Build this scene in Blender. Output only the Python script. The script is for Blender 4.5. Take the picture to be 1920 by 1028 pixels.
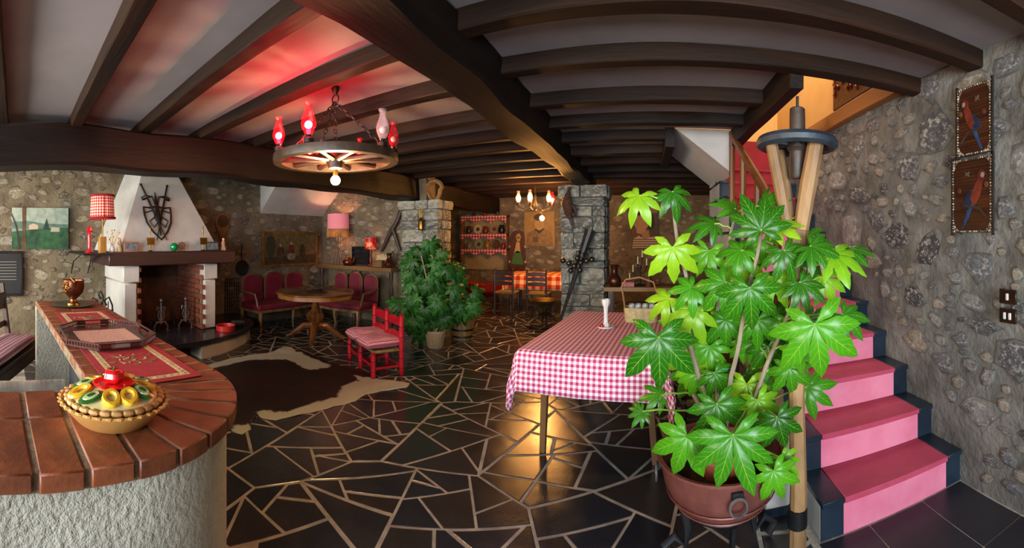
import bpy, bmesh, math, random
from mathutils import Vector, Matrix, noise
for o in list(bpy.data.objects): bpy.data.objects.remove(o)
SC = bpy.context.scene
COL = SC.collection
PI = math.pi
# ---------------------------------------------------------------- camera (stitched cylindrical panorama)
F, X0, YH, HC = 775.0, 1210.0, 448.0, 1.45        # px per radian, px of +Y, px of horizon, eye height
cam = bpy.data.cameras.new('camera'); cam.type = 'PANO'
cam.panorama_type = 'CENTRAL_CYLINDRICAL'
cam.central_cylindrical_radius = 1.0
cam.central_cylindrical_range_u_min = (0 - X0) / F
cam.central_cylindrical_range_u_max = (1920 - X0) / F
cam.central_cylindrical_range_v_min = (YH - 1028) / F
cam.central_cylindrical_range_v_max = (YH - 0) / F
cam.clip_start = 0.02
camo = bpy.data.objects.new('camera', cam); COL.objects.link(camo)
camo.location = (0, 0, HC); camo.rotation_euler = (PI / 2, 0, 0)
SC.camera = camo
# ---------------------------------------------------------------- look, sky, daylight
vs = SC.view_settings
vs.view_transform = 'Standard'; vs.look = 'None'; vs.gamma = 1.0; vs.use_curve_mapping = False
vs.exposure = 1.15
SC.cycles.max_bounces = 8; SC.cycles.diffuse_bounces = 5; SC.cycles.glossy_bounces = 3
SC.cycles.sample_clamp_indirect = 6.0; SC.cycles.caustics_reflective = False; SC.cycles.caustics_refractive = False
wd = bpy.data.worlds.new('sky'); SC.world = wd; wd.use_nodes = True
wd.node_tree.nodes['Background'].inputs[0].default_value = (.75, .87, 1, 1)
wd.node_tree.nodes['Background'].inputs[1].default_value = 1.0
def area(name, loc, rot, sx, sy, power, col):
    l = bpy.data.lights.new(name, 'AREA'); l.shape = 'RECTANGLE'; l.size = sx; l.size_y = sy
    l.energy = power; l.color = col
    o = bpy.data.objects.new(name, l); COL.objects.link(o); o.location = loc; o.rotation_euler = rot
    return o
# daylight entering by the two window openings in the wall behind the camera; the light over the stairwell is added
area('daylight_window', (0.35, -2.93, 1.45), (PI / 2, 0, 0), 2.3, 1.9, 150, (.80, .90, 1))
area('daylight_window', (-3.6, -2.93, 1.5), (PI / 2, 0, 0), 2.6, 1.7, 190, (1, .94, .80))
area('stairwell_added_light', (1.3, 3.6, 4.28), (0, 0, 0), .7, 2.0, 30, (1, .93, .8))  # added stand-in for an unseen light upstairs, below a closed ceiling

# ---------------------------------------------------------------- pixel helpers: a pixel gives a direction, the plane gives the distance
def ray(px, py): 
    t = (px - X0) / F
    return math.sin(t), math.cos(t), (YH - py) / F
def G(px, py, z=0.0):
    a, b, c = ray(px, py); d = (z - HC) / c
    return (a * d, b * d)
def WX(px, py, X):
    a, b, c = ray(px, py); d = X / a
    return (b * d, HC + c * d)
def WY(px, py, Y):
    a, b, c = ray(px, py); d = Y / b
    return (a * d, HC + c * d)
def PD(px, py, d):
    a, b, c = ray(px, py)
    return Vector((a * d, b * d, HC + c * d))

# ---------------------------------------------------------------- materials
def hx(h):
    h = h.lstrip('#'); v = [int(h[i:i + 2], 16) / 255 for i in (0, 2, 4)]
    return tuple(((x + .055) / 1.055) ** 2.4 if x > .04045 else x / 12.92 for x in v) + (1,)
class NT:
    def __init__(s, name):
        s.m = bpy.data.materials.new(name); s.m.use_nodes = True; s.t = s.m.node_tree
        s.b = s.t.nodes['Principled BSDF']
    def n(s, typ, **kw):
        x = s.t.nodes.new(typ)
        for k, v in kw.items():
            if k[0] == 'i' and k[1:].isdigit(): x.inputs[int(k[1:])].default_value = v
            else: setattr(x, k, v)
        return x
    def l(s, a, b): s.t.links.new(a, b)
    def math(s, op, a, b=None, c=None):
        x = s.n('ShaderNodeMath', operation=op)
        for i, v in enumerate((a, b, c)):
            if v is None: continue
            if hasattr(v, 'is_linked'): s.l(v, x.inputs[i])
            else: x.inputs[i].default_value = v
        return x.outputs[0]
    def ramp(s, f, stops, interp='LINEAR'):
        r = s.n('ShaderNodeValToRGB'); cr = r.color_ramp; cr.interpolation = interp
        while len(cr.elements) < len(stops): cr.elements.new(.5)
        for e, (p, c) in zip(cr.elements, stops):
            e.position = p; e.color = hx(c) if isinstance(c, str) else c
        s.l(f, r.inputs[0]); return r.outputs[0]
    def mix(s, f, a, b, bt='MIX'):
        x = s.n('ShaderNodeMix', data_type='RGBA', blend_type=bt)
        for i, v in ((0, f), (6, a), (7, b)):
            if hasattr(v, 'is_linked'): s.l(v, x.inputs[i])
            else: x.inputs[i].default_value = hx(v) if isinstance(v, str) else v
        return x.outputs[2]
    def coord(s, kind='Object', scale=(1, 1, 1), rot=(0, 0, 0)):
        tc = s.n('ShaderNodeTexCoord'); mp = s.n('ShaderNodeMapping')
        mp.inputs[3].default_value = scale; mp.inputs[2].default_value = rot
        s.l(tc.outputs[kind], mp.inputs[0]); return mp.outputs[0]
    def noise(s, vec, scale=5, detail=4, rough=.6, out=0):
        x = s.n('ShaderNodeTexNoise'); x.inputs['Scale'].default_value = scale; x.inputs['Detail'].default_value = detail
        x.inputs['Roughness'].default_value = rough
        if vec is not None: s.l(vec, x.inputs[0])
        return x.outputs[out]
    def bump(s, h, strength=.3, dist=.01):
        x = s.n('ShaderNodeBump'); x.inputs['Strength'].default_value = strength; x.inputs['Distance'].default_value = dist
        s.l(h, x.inputs['Height']); s.l(x.outputs[0], s.b.inputs['Normal'])
    def col(s, c):
        if hasattr(c, 'is_linked'): s.l(c, s.b.inputs['Base Color'])
        else: s.b.inputs['Base Color'].default_value = hx(c) if isinstance(c, str) else c
    def set(s, **kw):
        for k, v in kw.items(): s.b.inputs[k.replace('_', ' ')].default_value = v
MATS = {}
def mat(name, c, c2=None, scale=6, rough=.7, metal=0, bump=0, bscale=None, stretch=(1, 1, 1), rnd=0, coat=0, bdist=.01, lo=.35, hi=.65, kind='Object', spec=.5):
    if name in MATS: return MATS[name]
    n = NT(name); co = n.coord(kind, stretch)
    out = None
    if c2:
        out = n.ramp(n.noise(co, scale), [(lo, c), (hi, c2)])
    else:
        out = n.mix(0.0, c, c)
    if rnd:
        oi = n.n('ShaderNodeObjectInfo'); hs = n.n('ShaderNodeHueSaturation')
        v = n.math('MULTIPLY_ADD', oi.outputs['Random'], 2 * rnd, 1 - rnd); n.l(v, hs.inputs['Value']); n.l(out, hs.inputs['Color']); out = hs.outputs[0]
    n.col(out); n.set(Roughness=rough, Metallic=metal, Coat_Weight=coat)
    n.b.inputs['Specular IOR Level'].default_value = spec
    if bump: n.bump(n.noise(co, bscale or scale * 3, 5), bump, bdist)
    MATS[name] = n.m; return n.m
def gingham(name, period, red, pink, white, kind='UV', rough=.85):
    n = NT(name); co = n.coord(kind); sp = n.n('ShaderNodeSeparateXYZ'); n.l(co, sp.inputs[0])
    ab = []
    for i in (0, 1):
        f = n.math('FRACT', n.math('MULTIPLY', sp.outputs[i], 1 / period)); ab.append(n.math('LESS_THAN', f, .5))
    s = n.math('MULTIPLY', n.math('ADD', ab[0], ab[1]), .5)
    n.col(n.ramp(s, [(0, white), (.3, pink), (.8, red)], 'CONSTANT')); n.set(Roughness=rough); n.b.inputs['Specular IOR Level'].default_value = .15
    n.bump(n.noise(co, 300 if period < .06 else 60, 2), .15, .002)
    MATS[name] = n.m; return n.m
def glow(name, c, strength):
    n = NT(name); n.col(c); n.b.inputs['Emission Color'].default_value = hx(c); n.set(Emission_Strength=strength); MATS[name] = n.m; return n.m
def glass(name, c, rough=.05, alpha=.35):
    n = NT(name); n.col(c); n.set(Roughness=rough, Alpha=alpha, IOR=1.45); n.b.inputs['Specular IOR Level'].default_value = .8; MATS[name] = n.m; return n.m

# ---------------------------------------------------------------- mesh builder
class B:
    def __init__(s): s.bm = bmesh.new()
    def face(s, vs):
        try: return s.bm.faces.new(vs)
        except ValueError: return None
    def box(s, c, d, rz=0, M=None):
        R = M if M is not None else Matrix.Rotation(rz, 3, 'Z')
        v = [s.bm.verts.new(Vector(c) + R @ Vector((x * d[0] / 2, y * d[1] / 2, z * d[2] / 2))) for x in (-1, 1) for y in (-1, 1) for z in (-1, 1)]
        for q in ((0, 1, 3, 2), (4, 6, 7, 5), (0, 4, 5, 1), (2, 3, 7, 6), (0, 2, 6, 4), (1, 5, 7, 3)): s.face([v[i] for i in q])
        return s
    def rings(s, R, closed=False, cap=True):
        n = len(R[0])
        for a, b in zip(R, R[1:] + ([R[0]] if closed else [])):
            for i in range(n): s.face((a[i], a[(i + 1) % n], b[(i + 1) % n], b[i]))
        if cap and not closed: s.face(R[0][::-1]); s.face(R[-1])
        return s
    def tube(s, pts, r, n=8, cap=True, closed=False, flat=None):
        pts = [Vector(p) for p in pts]; m = len(pts)
        rr = r if isinstance(r, (list, tuple)) else [r] * m
        R = []; prev = None
        for i, p in enumerate(pts):
            if closed: t = pts[(i + 1) % m] - pts[i - 1]
            else: t = pts[min(i + 1, m - 1)] - pts[max(i - 1, 0)]
            t.normalize()
            u = prev - t * prev.dot(t) if prev is not None else t.orthogonal()
            if u.length < 1e-4: u = t.orthogonal()
            u.normalize(); prev = u; w = t.cross(u)
            R.append([s.bm.verts.new(p + (u * math.cos(2 * PI * k / n) + w * math.sin(2 * PI * k / n) * (flat or 1)) * rr[i]) for k in range(n)])
        return s.rings(R, closed, cap)
    def cyl(s, p0, p1, r0, r1=None, n=12): return s.tube([p0, p1], [r0, r0 if r1 is None else r1], n)
    def lathe(s, prof, c=(0, 0, 0), n=24, cap=True, M=None, sy=1):
        c = Vector(c); R = []
        for r, z in prof:
            ring = []
            for k in range(n):
                v = Vector((max(r, 1e-4) * math.cos(2 * PI * k / n), max(r, 1e-4) * math.sin(2 * PI * k / n) * sy, z))
                ring.append(s.bm.verts.new(c + (M @ v if M else v)))
            R.append(ring)
        return s.rings(R, False, cap)
    def prism(s, poly, z0, z1, inset=0, M=None, o=(0, 0, 0)):
        o = Vector(o); f = lambda x, y, z: s.bm.verts.new(o + (M @ Vector((x, y, z)) if M else Vector((x, y, z))))
        a = [f(x, y, z0) for x, y in poly]; b = [f(x, y, z1) for x, y in poly]
        return s.rings([a, b])
    def sph(s, c, r, n=10, sc=(1, 1, 1)):
        R = []
        m = max(4, n // 2)
        prof = [(math.sin(PI * i / m), -math.cos(PI * i / m)) for i in range(m + 1)]
        for a, z in prof: R.append([s.bm.verts.new(Vector(c) + Vector((max(a, .002) * math.cos(2 * PI * k / n) * sc[0], max(a, .002) * math.sin(2 * PI * k / n) * sc[1], z * sc[2])) * r) for k in range(n)])
        return s.rings(R)
    def tor(s, c, Rr, r, n=20, m=8, M=None, a0=0, a1=2 * PI):
        full = abs(a1 - a0 - 2 * PI) < 1e-6
        pts = []
        for k in range(n if full else n + 1):
            a = a0 + (a1 - a0) * k / n; v = Vector((Rr * math.cos(a), Rr * math.sin(a), 0)); pts.append(Vector(c) + (M @ v if M else v))
        return s.tube(pts, r, m, closed=full)
    def build(s, name, m, parent=None, smooth=35, bevel=0, loc=None, seg=1):
        bmesh.ops.recalc_face_normals(s.bm, faces=s.bm.faces)
        me = bpy.data.meshes.new(name); s.bm.to_mesh(me); s.bm.free()
        return mobj(name, me, m, parent, smooth, bevel, loc, seg)
def mobj(name, me, m, parent=None, smooth=35, bevel=0, loc=None, seg=1):
    if smooth and len(me.polygons):
        me.shade_smooth(); me.set_sharp_from_angle(angle=math.radians(smooth))
    if m and not me.materials: me.materials.append(m)
    o = bpy.data.objects.new(name, me); COL.objects.link(o)
    if parent: o.parent = parent
    if loc is not None: o.location = loc
    if bevel:
        b = o.modifiers.new('bevel', 'BEVEL'); b.width = bevel; b.segments = seg; b.limit_method = 'ANGLE'; b.angle_limit = .6
    return o
def pyd(name, verts, faces, m, parent=None, smooth=35, uvs=None):
    me = bpy.data.meshes.new(name); me.from_pydata([tuple(v) for v in verts], [], faces)
    if uvs:
        ul = me.uv_layers.new()
        for lp in me.loops: ul.data[lp.index].uv = uvs[lp.vertex_index]
    me.update(); return mobj(name, me, m, parent, smooth)
def tag(o, label=None, cat=None, group=None, kind=None):
    for k, v in (('label', label), ('category', cat), ('group', group), ('kind', kind)):
        if v: o[k] = v
    return o
def thing(name, label, cat, loc=(0, 0, 0), rz=0, group=None):
    o = bpy.data.objects.new(name, None); COL.objects.link(o); o.empty_display_size = .1
    o.location = loc; o.rotation_euler = (0, 0, rz); return tag(o, label, cat, group)
def copy_tree(o, parent=None):
    c = o.copy(); COL.objects.link(c); c.parent = parent
    for ch in o.children: copy_tree(ch, c)
    return c
def struct(o): o['kind'] = 'structure'; return o
RX90 = Matrix.Rotation(PI / 2, 3, 'X'); RY90 = Matrix.Rotation(PI / 2, 3, 'Y')
def uvbox(o, scale=1.0):
    """box-projected uv in metres"""
    me = o.data; ul = me.uv_layers.new()
    for p in me.polygons:
        n = p.normal; ax = max(range(3), key=lambda i: abs(n[i]))
        ij = [i for i in range(3) if i != ax]
        for li in p.loop_indices:
            v = me.vertices[me.loops[li].vertex_index].co; ul.data[li].uv = (v[ij[0]] * scale, v[ij[1]] * scale)
    return o
def hewn(p0, p1, w, h, rng, amp=.012, step=.18):
    """rough sawn / hewn beam from p0 to p1 (centre line), cross-section w x h with worn corners"""
    b = B(); p0 = Vector(p0); p1 = Vector(p1); L = (p1 - p0).length; t = (p1 - p0) / L
    side = Vector((0, 0, 1)).cross(t); side.normalize(); up = t.cross(side)
    n = max(2, int(L / step)); c = min(w, h) * .07; sec = [(-1, -1, 1, 0), (1, -1, -1, 0), (1, -1, 0, 1), (1, 1, 0, -1), (1, 1, -1, 0), (-1, 1, 1, 0), (-1, 1, 0, -1), (-1, -1, 0, 1)]
    R = []; s0 = rng.random() * 50
    for i in range(n + 1):
        p = p0 + t * (L * i / n); ring = []
        for k, (sx, sy, ix, iy) in enumerate(sec):
            q = noise.noise(Vector((i * step * 1.7 + s0, k * .9, s0))) * amp; q2 = noise.noise(Vector((i * step * 1.3 + s0, 7 + sx, sy * 3))) * amp * 1.2
            ring.append(b.bm.verts.new(p + side * (sx * w / 2 + ix * c + sx * q) + up * (sy * h / 2 + iy * c + sy * q2)))
        R.append(ring)
    b.rings(R); return b
# ================================================================ the setting
rng = random.Random(7)
XL, XR, YB, ZC = -5.75, 1.72, 9.6, 2.53
YP = 5.8                                                        # stone partition behind the corner sofa
m_mortar_r = mat('grey_mortar', '7c7c77', '55544f', 3.5, .95, bump=.9, bscale=14, bdist=.02)
m_mortar_l = mat('tan_mortar', '7d705a', '5a4e3c', 3.0, .95, bump=.9, bscale=14, bdist=.02)
def stone_mat(name, stops, bump=.8, mortar=None):
    n = NT(name); oi = n.n('ShaderNodeObjectInfo'); base = n.ramp(oi.outputs['Random'], stops, 'CONSTANT')
    co = n.coord('Object'); n1 = n.noise(co, 1.6, 6, .7); n2 = n.noise(co, 4.5, 6, .75)
    dark = n.mix(n.ramp(n1, [(.44, '000000'), (.6, 'ffffff')]), base, n.mix(.6, base, '2c2a28'))
    lite = n.mix(n.ramp(n2, [(.5, '000000'), (.62, 'ffffff')]), dark, n.mix(.7, dark, 'd2cec2'))
    if mortar:
        vl = n.n('ShaderNodeVectorMath', operation='LENGTH'); n.l(n.coord('Object', (1, 1, 0)), vl.inputs[0])
        e = n.math('ADD', vl.outputs['Value'], n.math('MULTIPLY_ADD', n.noise(co, 2.4, 5, .7), 1.1, -.55))
        lite = n.mix(n.ramp(e, [(.62, '000000'), (.84, 'ffffff')]), lite, n.ramp(n1, [(.35, mortar[0]), (.65, mortar[1])]))
    n.col(lite); n.set(Roughness=.9); n.bump(n2, bump, .03); return n.m
m_stone_r = stone_mat('grey_rubble_stone', [(0, '6d6e72'), (.2, '85837c'), (.38, '948a78'), (.5, '55565b'), (.62, '8f8d8a'), (.76, 'a39a89'), (.9, '3a3b40')], mortar=('7c7c77', '5c5b56'))
m_stone_l = stone_mat('tan_rubble_stone', [(0, '857761'), (.2, '6d604b'), (.4, '97886e'), (.55, '5b4f3e'), (.7, '8c8373'), (.85, 'a5977c')], mortar=('7d705a', '5f5341'))
m_stone_p = stone_mat('pillar_stone', [(0, '94948a'), (.2, '7d7b70'), (.4, 'a39e8c'), (.55, '6d6c64'), (.7, 'aba798'), (.85, '8d8a7c')])
m_wood_dark = mat('dark_oak_beam', '130904', '2d190b', 5, .65, bump=.5, bscale=22, stretch=(.12, 1, 1), bdist=.01, spec=.2)
m_wood_darky = mat('dark_oak_beam_lengthwise', '0d0603', '22130a', 5, .6, bump=.5, bscale=22, stretch=(1, .12, 1), bdist=.01, spec=.25)
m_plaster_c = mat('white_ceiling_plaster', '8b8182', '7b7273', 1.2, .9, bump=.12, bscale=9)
m_white = mat('white_plaster', 'bcbab6', 'a9a7a4', 2.2, .85, bump=.15, bscale=14)
m_orange = mat('ochre_plaster', 'c79a52', 'd3a860', 1.6, .85, bump=.12, bscale=10)

# --- unit stones shared by the rubble walls (about 40 triangles each)
def unit_stone(k):
    r = random.Random(100 + k); n = 9; b = B()
    ang = [2 * PI * (i + r.uniform(-.35, .35)) / n for i in range(n)]; rad = [r.uniform(.6, 1.15) for _ in ang]
    rings = []
    for s, z in ((1.02, -.3), (.93, .55), (.62, .95)):
        rings.append([b.bm.verts.new((math.cos(a) * q * s, math.sin(a) * q * s, z * r.uniform(.8, 1.15))) for a, q in zip(ang, rad)])
    b.rings(rings)
    bmesh.ops.recalc_face_normals(b.bm, faces=b.bm.faces)
    me = bpy.data.meshes.new('stone'); b.bm.to_mesh(me); b.bm.free(); me.shade_smooth(); me.set_sharp_from_angle(angle=.9); return me
USTONE = {}
def ustones(m):
    if m.name not in USTONE:
        L = []
        for k in range(8):
            me = unit_stone(k); me.materials.append(m); L.append(me)
        USTONE[m.name] = L
    return USTONE[m.name]
def rubble(parent, m, O, U, N, u0, u1, v0, v1, smin, smax, count, seed, depth=.03, avoid=None, cover=1.04):
    """scatter single stones on a wall plane: O origin, U along, Z up, N outward normal"""
    r = random.Random(seed); U = Vector(U); N = Vector(N); Z = Vector((0, 0, 1)); O = Vector(O); placed = []
    tries = 0
    while len(placed) < count and tries < count * 60:
        tries += 1; f = 1 - .55 * min(1, tries / (count * 40))
        a = r.uniform(smin, smax) * f; asp = r.uniform(.42, .85); bb = a * asp
        u = r.uniform(u0 + a * .6, u1 - a * .6); v = r.uniform(v0 + bb * .5, v1 - bb * .5)
        if avoid and avoid(u, v): continue
        if any(((u - p[0]) / (a + p[2])) ** 2 + ((v - p[1]) / (bb + p[3])) ** 2 < cover for p in placed): continue
        placed.append((u, v, a, bb))
    for u, v, a, bb in placed:
        o = bpy.data.objects.new('stone', r.choice(ustones(m))); COL.objects.link(o); o.parent = parent
        t = r.gauss(0, .16); X = U * math.cos(t) + Z * math.sin(t); Y = N.cross(X); p = O + U * u + Z * v
        d = depth * r.uniform(.5, 1.2)
        sg = r.choice((-1, 1))
        M = Matrix(((X.x * a * sg, Y.x * bb * sg, N.x * d, p.x), (X.y * a * sg, Y.y * bb * sg, N.y * d, p.y), (X.z * a * sg, Y.z * bb * sg, N.z * d, p.z), (0, 0, 0, 1)))
        o.matrix_basis = M
    return len(placed)
def wallbox(name, c, d, m): return struct(B().box(c, d).build(name, m))

# --- floor: grout bed with single paving stones
m_grout = mat('pale_grout', 'a39b8e', '837b70', 9, .95, bump=.4, bscale=40)
n = NT('black_slate'); oi = n.n('ShaderNodeObjectInfo'); co = n.coord('Object')
base = n.ramp(oi.outputs['Random'], [(0, '1f2126'), (.25, '2a292c'), (.5, '2e2a28'), (.75, '25272d')], 'CONSTANT')
n.col(n.mix(n.ramp(n.noise(co, 3.5, 6, .7), [(.45, '000000'), (.8, '666666')]), base, '3a3a3e'))
n.l(n.ramp(n.noise(co, 5, 4), [(.3, '686868'), (.7, '909090')]), n.b.inputs['Roughness']); n.bump(n.noise(co, 9, 6, .7), .25, .01); m_slate = n.m
floor = struct(B().box(((XL + XR) / 2, (YB - 3) / 2, -.1025), (XR - XL + .6, YB + 3.4, .2)).build('floor', m_grout))
def clip(poly, px, py, nx, ny):
    out = []
    for i, a in enumerate(poly):
        b = poly[(i + 1) % len(poly)]; da = (a[0] - px) * nx + (a[1] - py) * ny; db = (b[0] - px) * nx + (b[1] - py) * ny
        if da >= 0: out.append(a)
        if da * db < 0: t = da / (da - db); out.append((a[0] + (b[0] - a[0]) * t, a[1] + (b[1] - a[1]) * t))
    return out
def parea(p): return sum(p[i][0] * p[(i + 1) % len(p)][1] - p[(i + 1) % len(p)][0] * p[i][1] for i in range(len(p))) / 2
def cen(p): return (sum(q[0] for q in p) / len(p), sum(q[1] for q in p) / len(p))
def split(poly, r, out):
    A = abs(parea(poly)); c = cen(poly)
    if A < r.choice((.035, .06, .10, .13, .17)): out.append(poly); return
    best = max(((poly[i], poly[j]) for i in range(len(poly)) for j in range(i)), key=lambda q: math.dist(*q))
    a = math.atan2(best[0][1] - best[1][1], best[0][0] - best[1][0]) + r.gauss(0, .30)
    w = r.uniform(-.14, .14) * math.dist(*best); px, py = c[0] + math.cos(a) * w, c[1] + math.sin(a) * w
    for s in (1, -1):
        q = clip(poly, px, py, s * math.cos(a), s * math.sin(a))
        if len(q) > 2: split(q, r, out)
def inset(poly, g):
    if parea(poly) < 0: poly = poly[::-1]
    q = poly[:]
    for i in range(len(poly)):
        a, b = poly[i], poly[(i + 1) % len(poly)]; L = math.dist(a, b)
        if L < 1e-6: continue
        nx, ny = -(b[1] - a[1]) / L, (b[0] - a[0]) / L
        q = clip(q, a[0] + nx * g, a[1] + ny * g, nx, ny)
        if len(q) < 3: return []
    return q
polys = []
seeds = [(XL + .5 + i * 1.0 + rng.uniform(-.4, .4), .8 + j * 1.0 + rng.uniform(-.4, .4)) for i in range(7) for j in range(9)]
for a in seeds:
    q = [(XL, .3), (.78, .3), (.78, YB), (XL, YB)]
    for c in seeds:
        if c is not a and len(q) > 2: q = clip(q, (a[0] + c[0]) / 2, (a[1] + c[1]) / 2, a[0] - c[0], a[1] - c[1])
    if len(q) > 2: split(q, rng, polys)
stones = []
for p in polys:
    q = inset(p, rng.uniform(.0055, .013))
    if len(q) < 3 or abs(parea(q)) < .004: continue
    c = cen(q); d = math.hypot(*c); th = math.atan2(c[0], c[1])
    if d < 1.45 or th < -1.5 or th > .75: continue
    if c[0] < -1.2 and c[1] < 1.0 and d < 3.2: continue            # hidden behind the bar
    if c[1] > 6.2 and c[0] < -3.9: continue                          # behind the partition
    stones.append((abs(parea(q)) / d ** 3, q))
stones.sort(key=lambda s: -s[0])
def stone_mesh(b, q, z):
    q2 = inset(q, .004)
    if len(q2) != len(q): b.prism(q, -.02, z); return
    def o(p, z): return [b.bm.verts.new((x, y, z)) for x, y in p]
    # ring order must agree: inset keeps orientation, match nearest start
    if parea(q) < 0: q = q[::-1]
    k = min(range(len(q2)), key=lambda i: math.dist(q2[i], q[0])); q2 = q2[k:] + q2[:k]
    b.rings([o(q, -.02), o(q, z - .0018), o(q2, z)])
rest = B()
for i, (_, q) in enumerate(stones):
    z = rng.uniform(-.0012, .0003)
    if i < 300:
        b = B(); c = cen(q); stone_mesh(b, [(x - c[0], y - c[1]) for x, y in q], 0)
        b.build('paving_stone', m_slate, floor, smooth=0, loc=(c[0], c[1], z))
    else: stone_mesh(rest, q, z)
o = rest.build('distant_paving_stones', m_slate, floor, smooth=0); o['kind'] = 'stuff'
m_slab = mat('dark_violet_slate_slab', '1c1a22', '26242b', 2.2, .42, bump=.15, bscale=10, rnd=.1)
for i in range(3):
    for j in range(4):
        x0, x1 = [.80, 1.08, 1.42, XR - .01][i:i + 2]; y0, y1 = [-.4, .35, .9, 1.33, 1.79][j:j + 2]
        B().prism([(x0 + .003, y0 + .003), (x1 - .003, y0 + .003), (x1 - .003, y1 - .003), (x0 + .003, y1 - .003)], -.02, 0).build('slate_slab', m_slab, floor, smooth=0)

# --- walls
def stair_zone(u, v): return v < .42 + max(0, (u - 1.8)) * .74 and u > 1.62
wr = wallbox('wall_right', (XR + .15, (YB - 3) / 2 + 1.3, 1.265), (.3, YB + 3 - 2.6 + 2.6, 2.53), m_mortar_r)
rubble(wr, m_stone_r, (XR, 0, 0), (0, 1, 0), (-1, 0, 0), .95, 4.4, .03, 2.5, .06, .25, 190, 11, .011, avoid=stair_zone, cover=.8)
wl = wallbox('wall_left', (XL - .15, (YB - 3) / 2, 1.265), (.3, YB + 3.6, 2.53), m_mortar_l)
rubble(wl, m_stone_l, (XL, 0, 0), (0, 1, 0), (1, 0, 0), -.1, 5.75, .45, 2.45, .05, .17, 295, 12, .011, cover=.86, avoid=lambda u, v: 1.6 < u < 2.9)
wm = wallbox('wall_middle', ((XL - 3.4) / 2, YP + .15, 1.265), (3.4 + XL * -1 - 6.8 + .0, .3, 2.53), m_mortar_l)
wm.data.transform(Matrix.Identity(4))
rubble(wm, m_stone_l, (0, YP, 0), (1, 0, 0), (0, -1, 0), -5.7, -3.75, .85, 2.45, .05, .16, 150, 13, .011, cover=.86)
wb = wallbox('wall_back', ((XL + XR) / 2, YB + .15, 1.265), (XR - XL + .6, .3, 2.53), m_mortar_l)
rubble(wb, m_stone_l, (0, YB, 0), (1, 0, 0), (0, -1, 0), -4.9, 1.7, .4, 2.4, .06, .2, 290, 14, .014, cover=.86)
# wall behind the camera with two window openings
b = B(); zz = 2.53
for x0, x1, z0, z1 in ((XL, -4.9, 0, zz), (-4.9, -2.3, 0, .65), (-4.9, -2.3, 2.35, zz), (-2.3, -.8, 0, zz), (-.8, 1.5, 0, .5), (-.8, 1.5, 2.4, zz), (1.5, XR, 0, zz)):
    b.box(((x0 + x1) / 2, -3.12, (z0 + z1) / 2), (x1 - x0, .24, z1 - z0))
struct(b.build('wall_front', m_white))

# --- ceiling with stairwell opening, joists, girder and main beam
b = B(); zt = ZC + .06
for x0, x1, y0, y1 in ((XL, .27, -3, YB), (.27, .9, -3, 4.0), (.27, XR, 5.2, YB), (.9, XR, -3, 2.36)):
    b.box(((x0 + x1) / 2, (y0 + y1) / 2, zt), (x1 - x0, y1 - y0, .12))
ceil = struct(b.build('ceiling', m_plaster_c))
JL = [-2.2, -1.5, -.8, -.17, .474, 1.12, 1.73, 2.38, 3.09, 3.74, 4.25, 4.83, 5.5, 6.16, 6.9, 7.6, 8.3, 9.0]
JR = [-2.3, -1.7, -1.1, -.5, .1, .62, 1.13, 1.70, 2.26, 2.91, 3.5, 4.06, 4.7, 5.35, 6.0, 6.6, 7.25, 7.9, 8.55, 9.1]
sl = .049; XM = -.975                                               # joists of the two bays meet on the main beam
for left, nn in [(1, q) for q in JL] + [(0, q) for q in JR]:
    nn += .05; a, c = (XL, XM) if left else (XM, XR)
    if not left and 2.36 < nn < 4.0: c = .93
    elif not left and 4.0 < nn < 5.3: c = .2
    if left and nn > 5.6: a = -4.9
    hewn((a, nn - sl * a, ZC - .05), (c, nn - sl * c, ZC - .05), rng.uniform(.09, .115), rng.uniform(.095, .11), rng, .008).build('joist', m_wood_dark, ceil, smooth=28)
hewn((-3.69, -3, 2.262), (-3.69, YB, 2.262), .34, .36, rng, .03, .22).build('girder', m_wood_darky, ceil, smooth=28)
hewn((-.975, -3, 2.42), (-.975, 7.0, 2.42), .26, .25, rng, .03, .2).build('main_beam', m_wood_darky, ceil, smooth=28)
hewn((.885, 2.3, 2.45), (.885, 4.0, 2.45), .09, .2, rng, .01).build('trimmer_beam', m_wood_darky, ceil, smooth=28)
hewn((.24, 4.0, 2.44), (.24, 5.2, 2.44), .09, .2, rng, .01).build('trimmer_beam', m_wood_darky, ceil, smooth=28)
hewn((XR - .03, 2.36, 2.54), (XR - .03, 5.2, 2.54), .08, .13, rng, .004).build('stairwell_board', mat('varnished_board', '6e4420', '8c5a2b', 4, .5, stretch=(1, .1, 1)), ceil, smooth=28)

# --- stairwell shaft above the opening and the slanting soffits
b = B()
for c, d in (((XR + .06, 3.6, 3.4), (.12, 3.4, 1.75)), ((1.0, 5.26, 3.4), (1.7, .12, 1.75)), ((.84, 3.1, 3.47), (.12, 1.7, 1.64)), ((1.3, 2.3, 3.47), (.9, .12, 1.64)), ((.2, 4.6, 3.47), (.12, 1.3, 1.64)), ((.5, 3.97, 3.47), (.68, .1, 1.64))):
    b.box(c, d)
b.box((1.3, 5.23, 2.4), (.9, .06, .34))
struct(b.build('wall_stairwell', m_orange))
struct(B().box((1.0, 3.8, 4.36), (1.8, 3.2, .1)).build('ceiling_stairwell', m_white))
def yprism(poly, y0, y1): return B().prism(poly, -y1, -y0, M=Matrix(((1, 0, 0), (0, 0, -1), (0, 1, 0))))
struct(yprism([(.29, 2.525), (.86, 2.525), (.86, 2.09)], 4.0, 5.2).build('trim_1', m_white, smooth=0))
y0, y1 = WX(488, 400, XL)[0], WX(640, 380, XL)[0]
z0 = WX(488, 400, XL)[1]
b = B().prism([(0, z0), (0, 2.525), (.62, 2.525)], -y1 - .25, -y0, M=Matrix(((1, 0, 0), (0, 0, -1), (0, 1, 0))), o=(XL, 0, 0))
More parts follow.
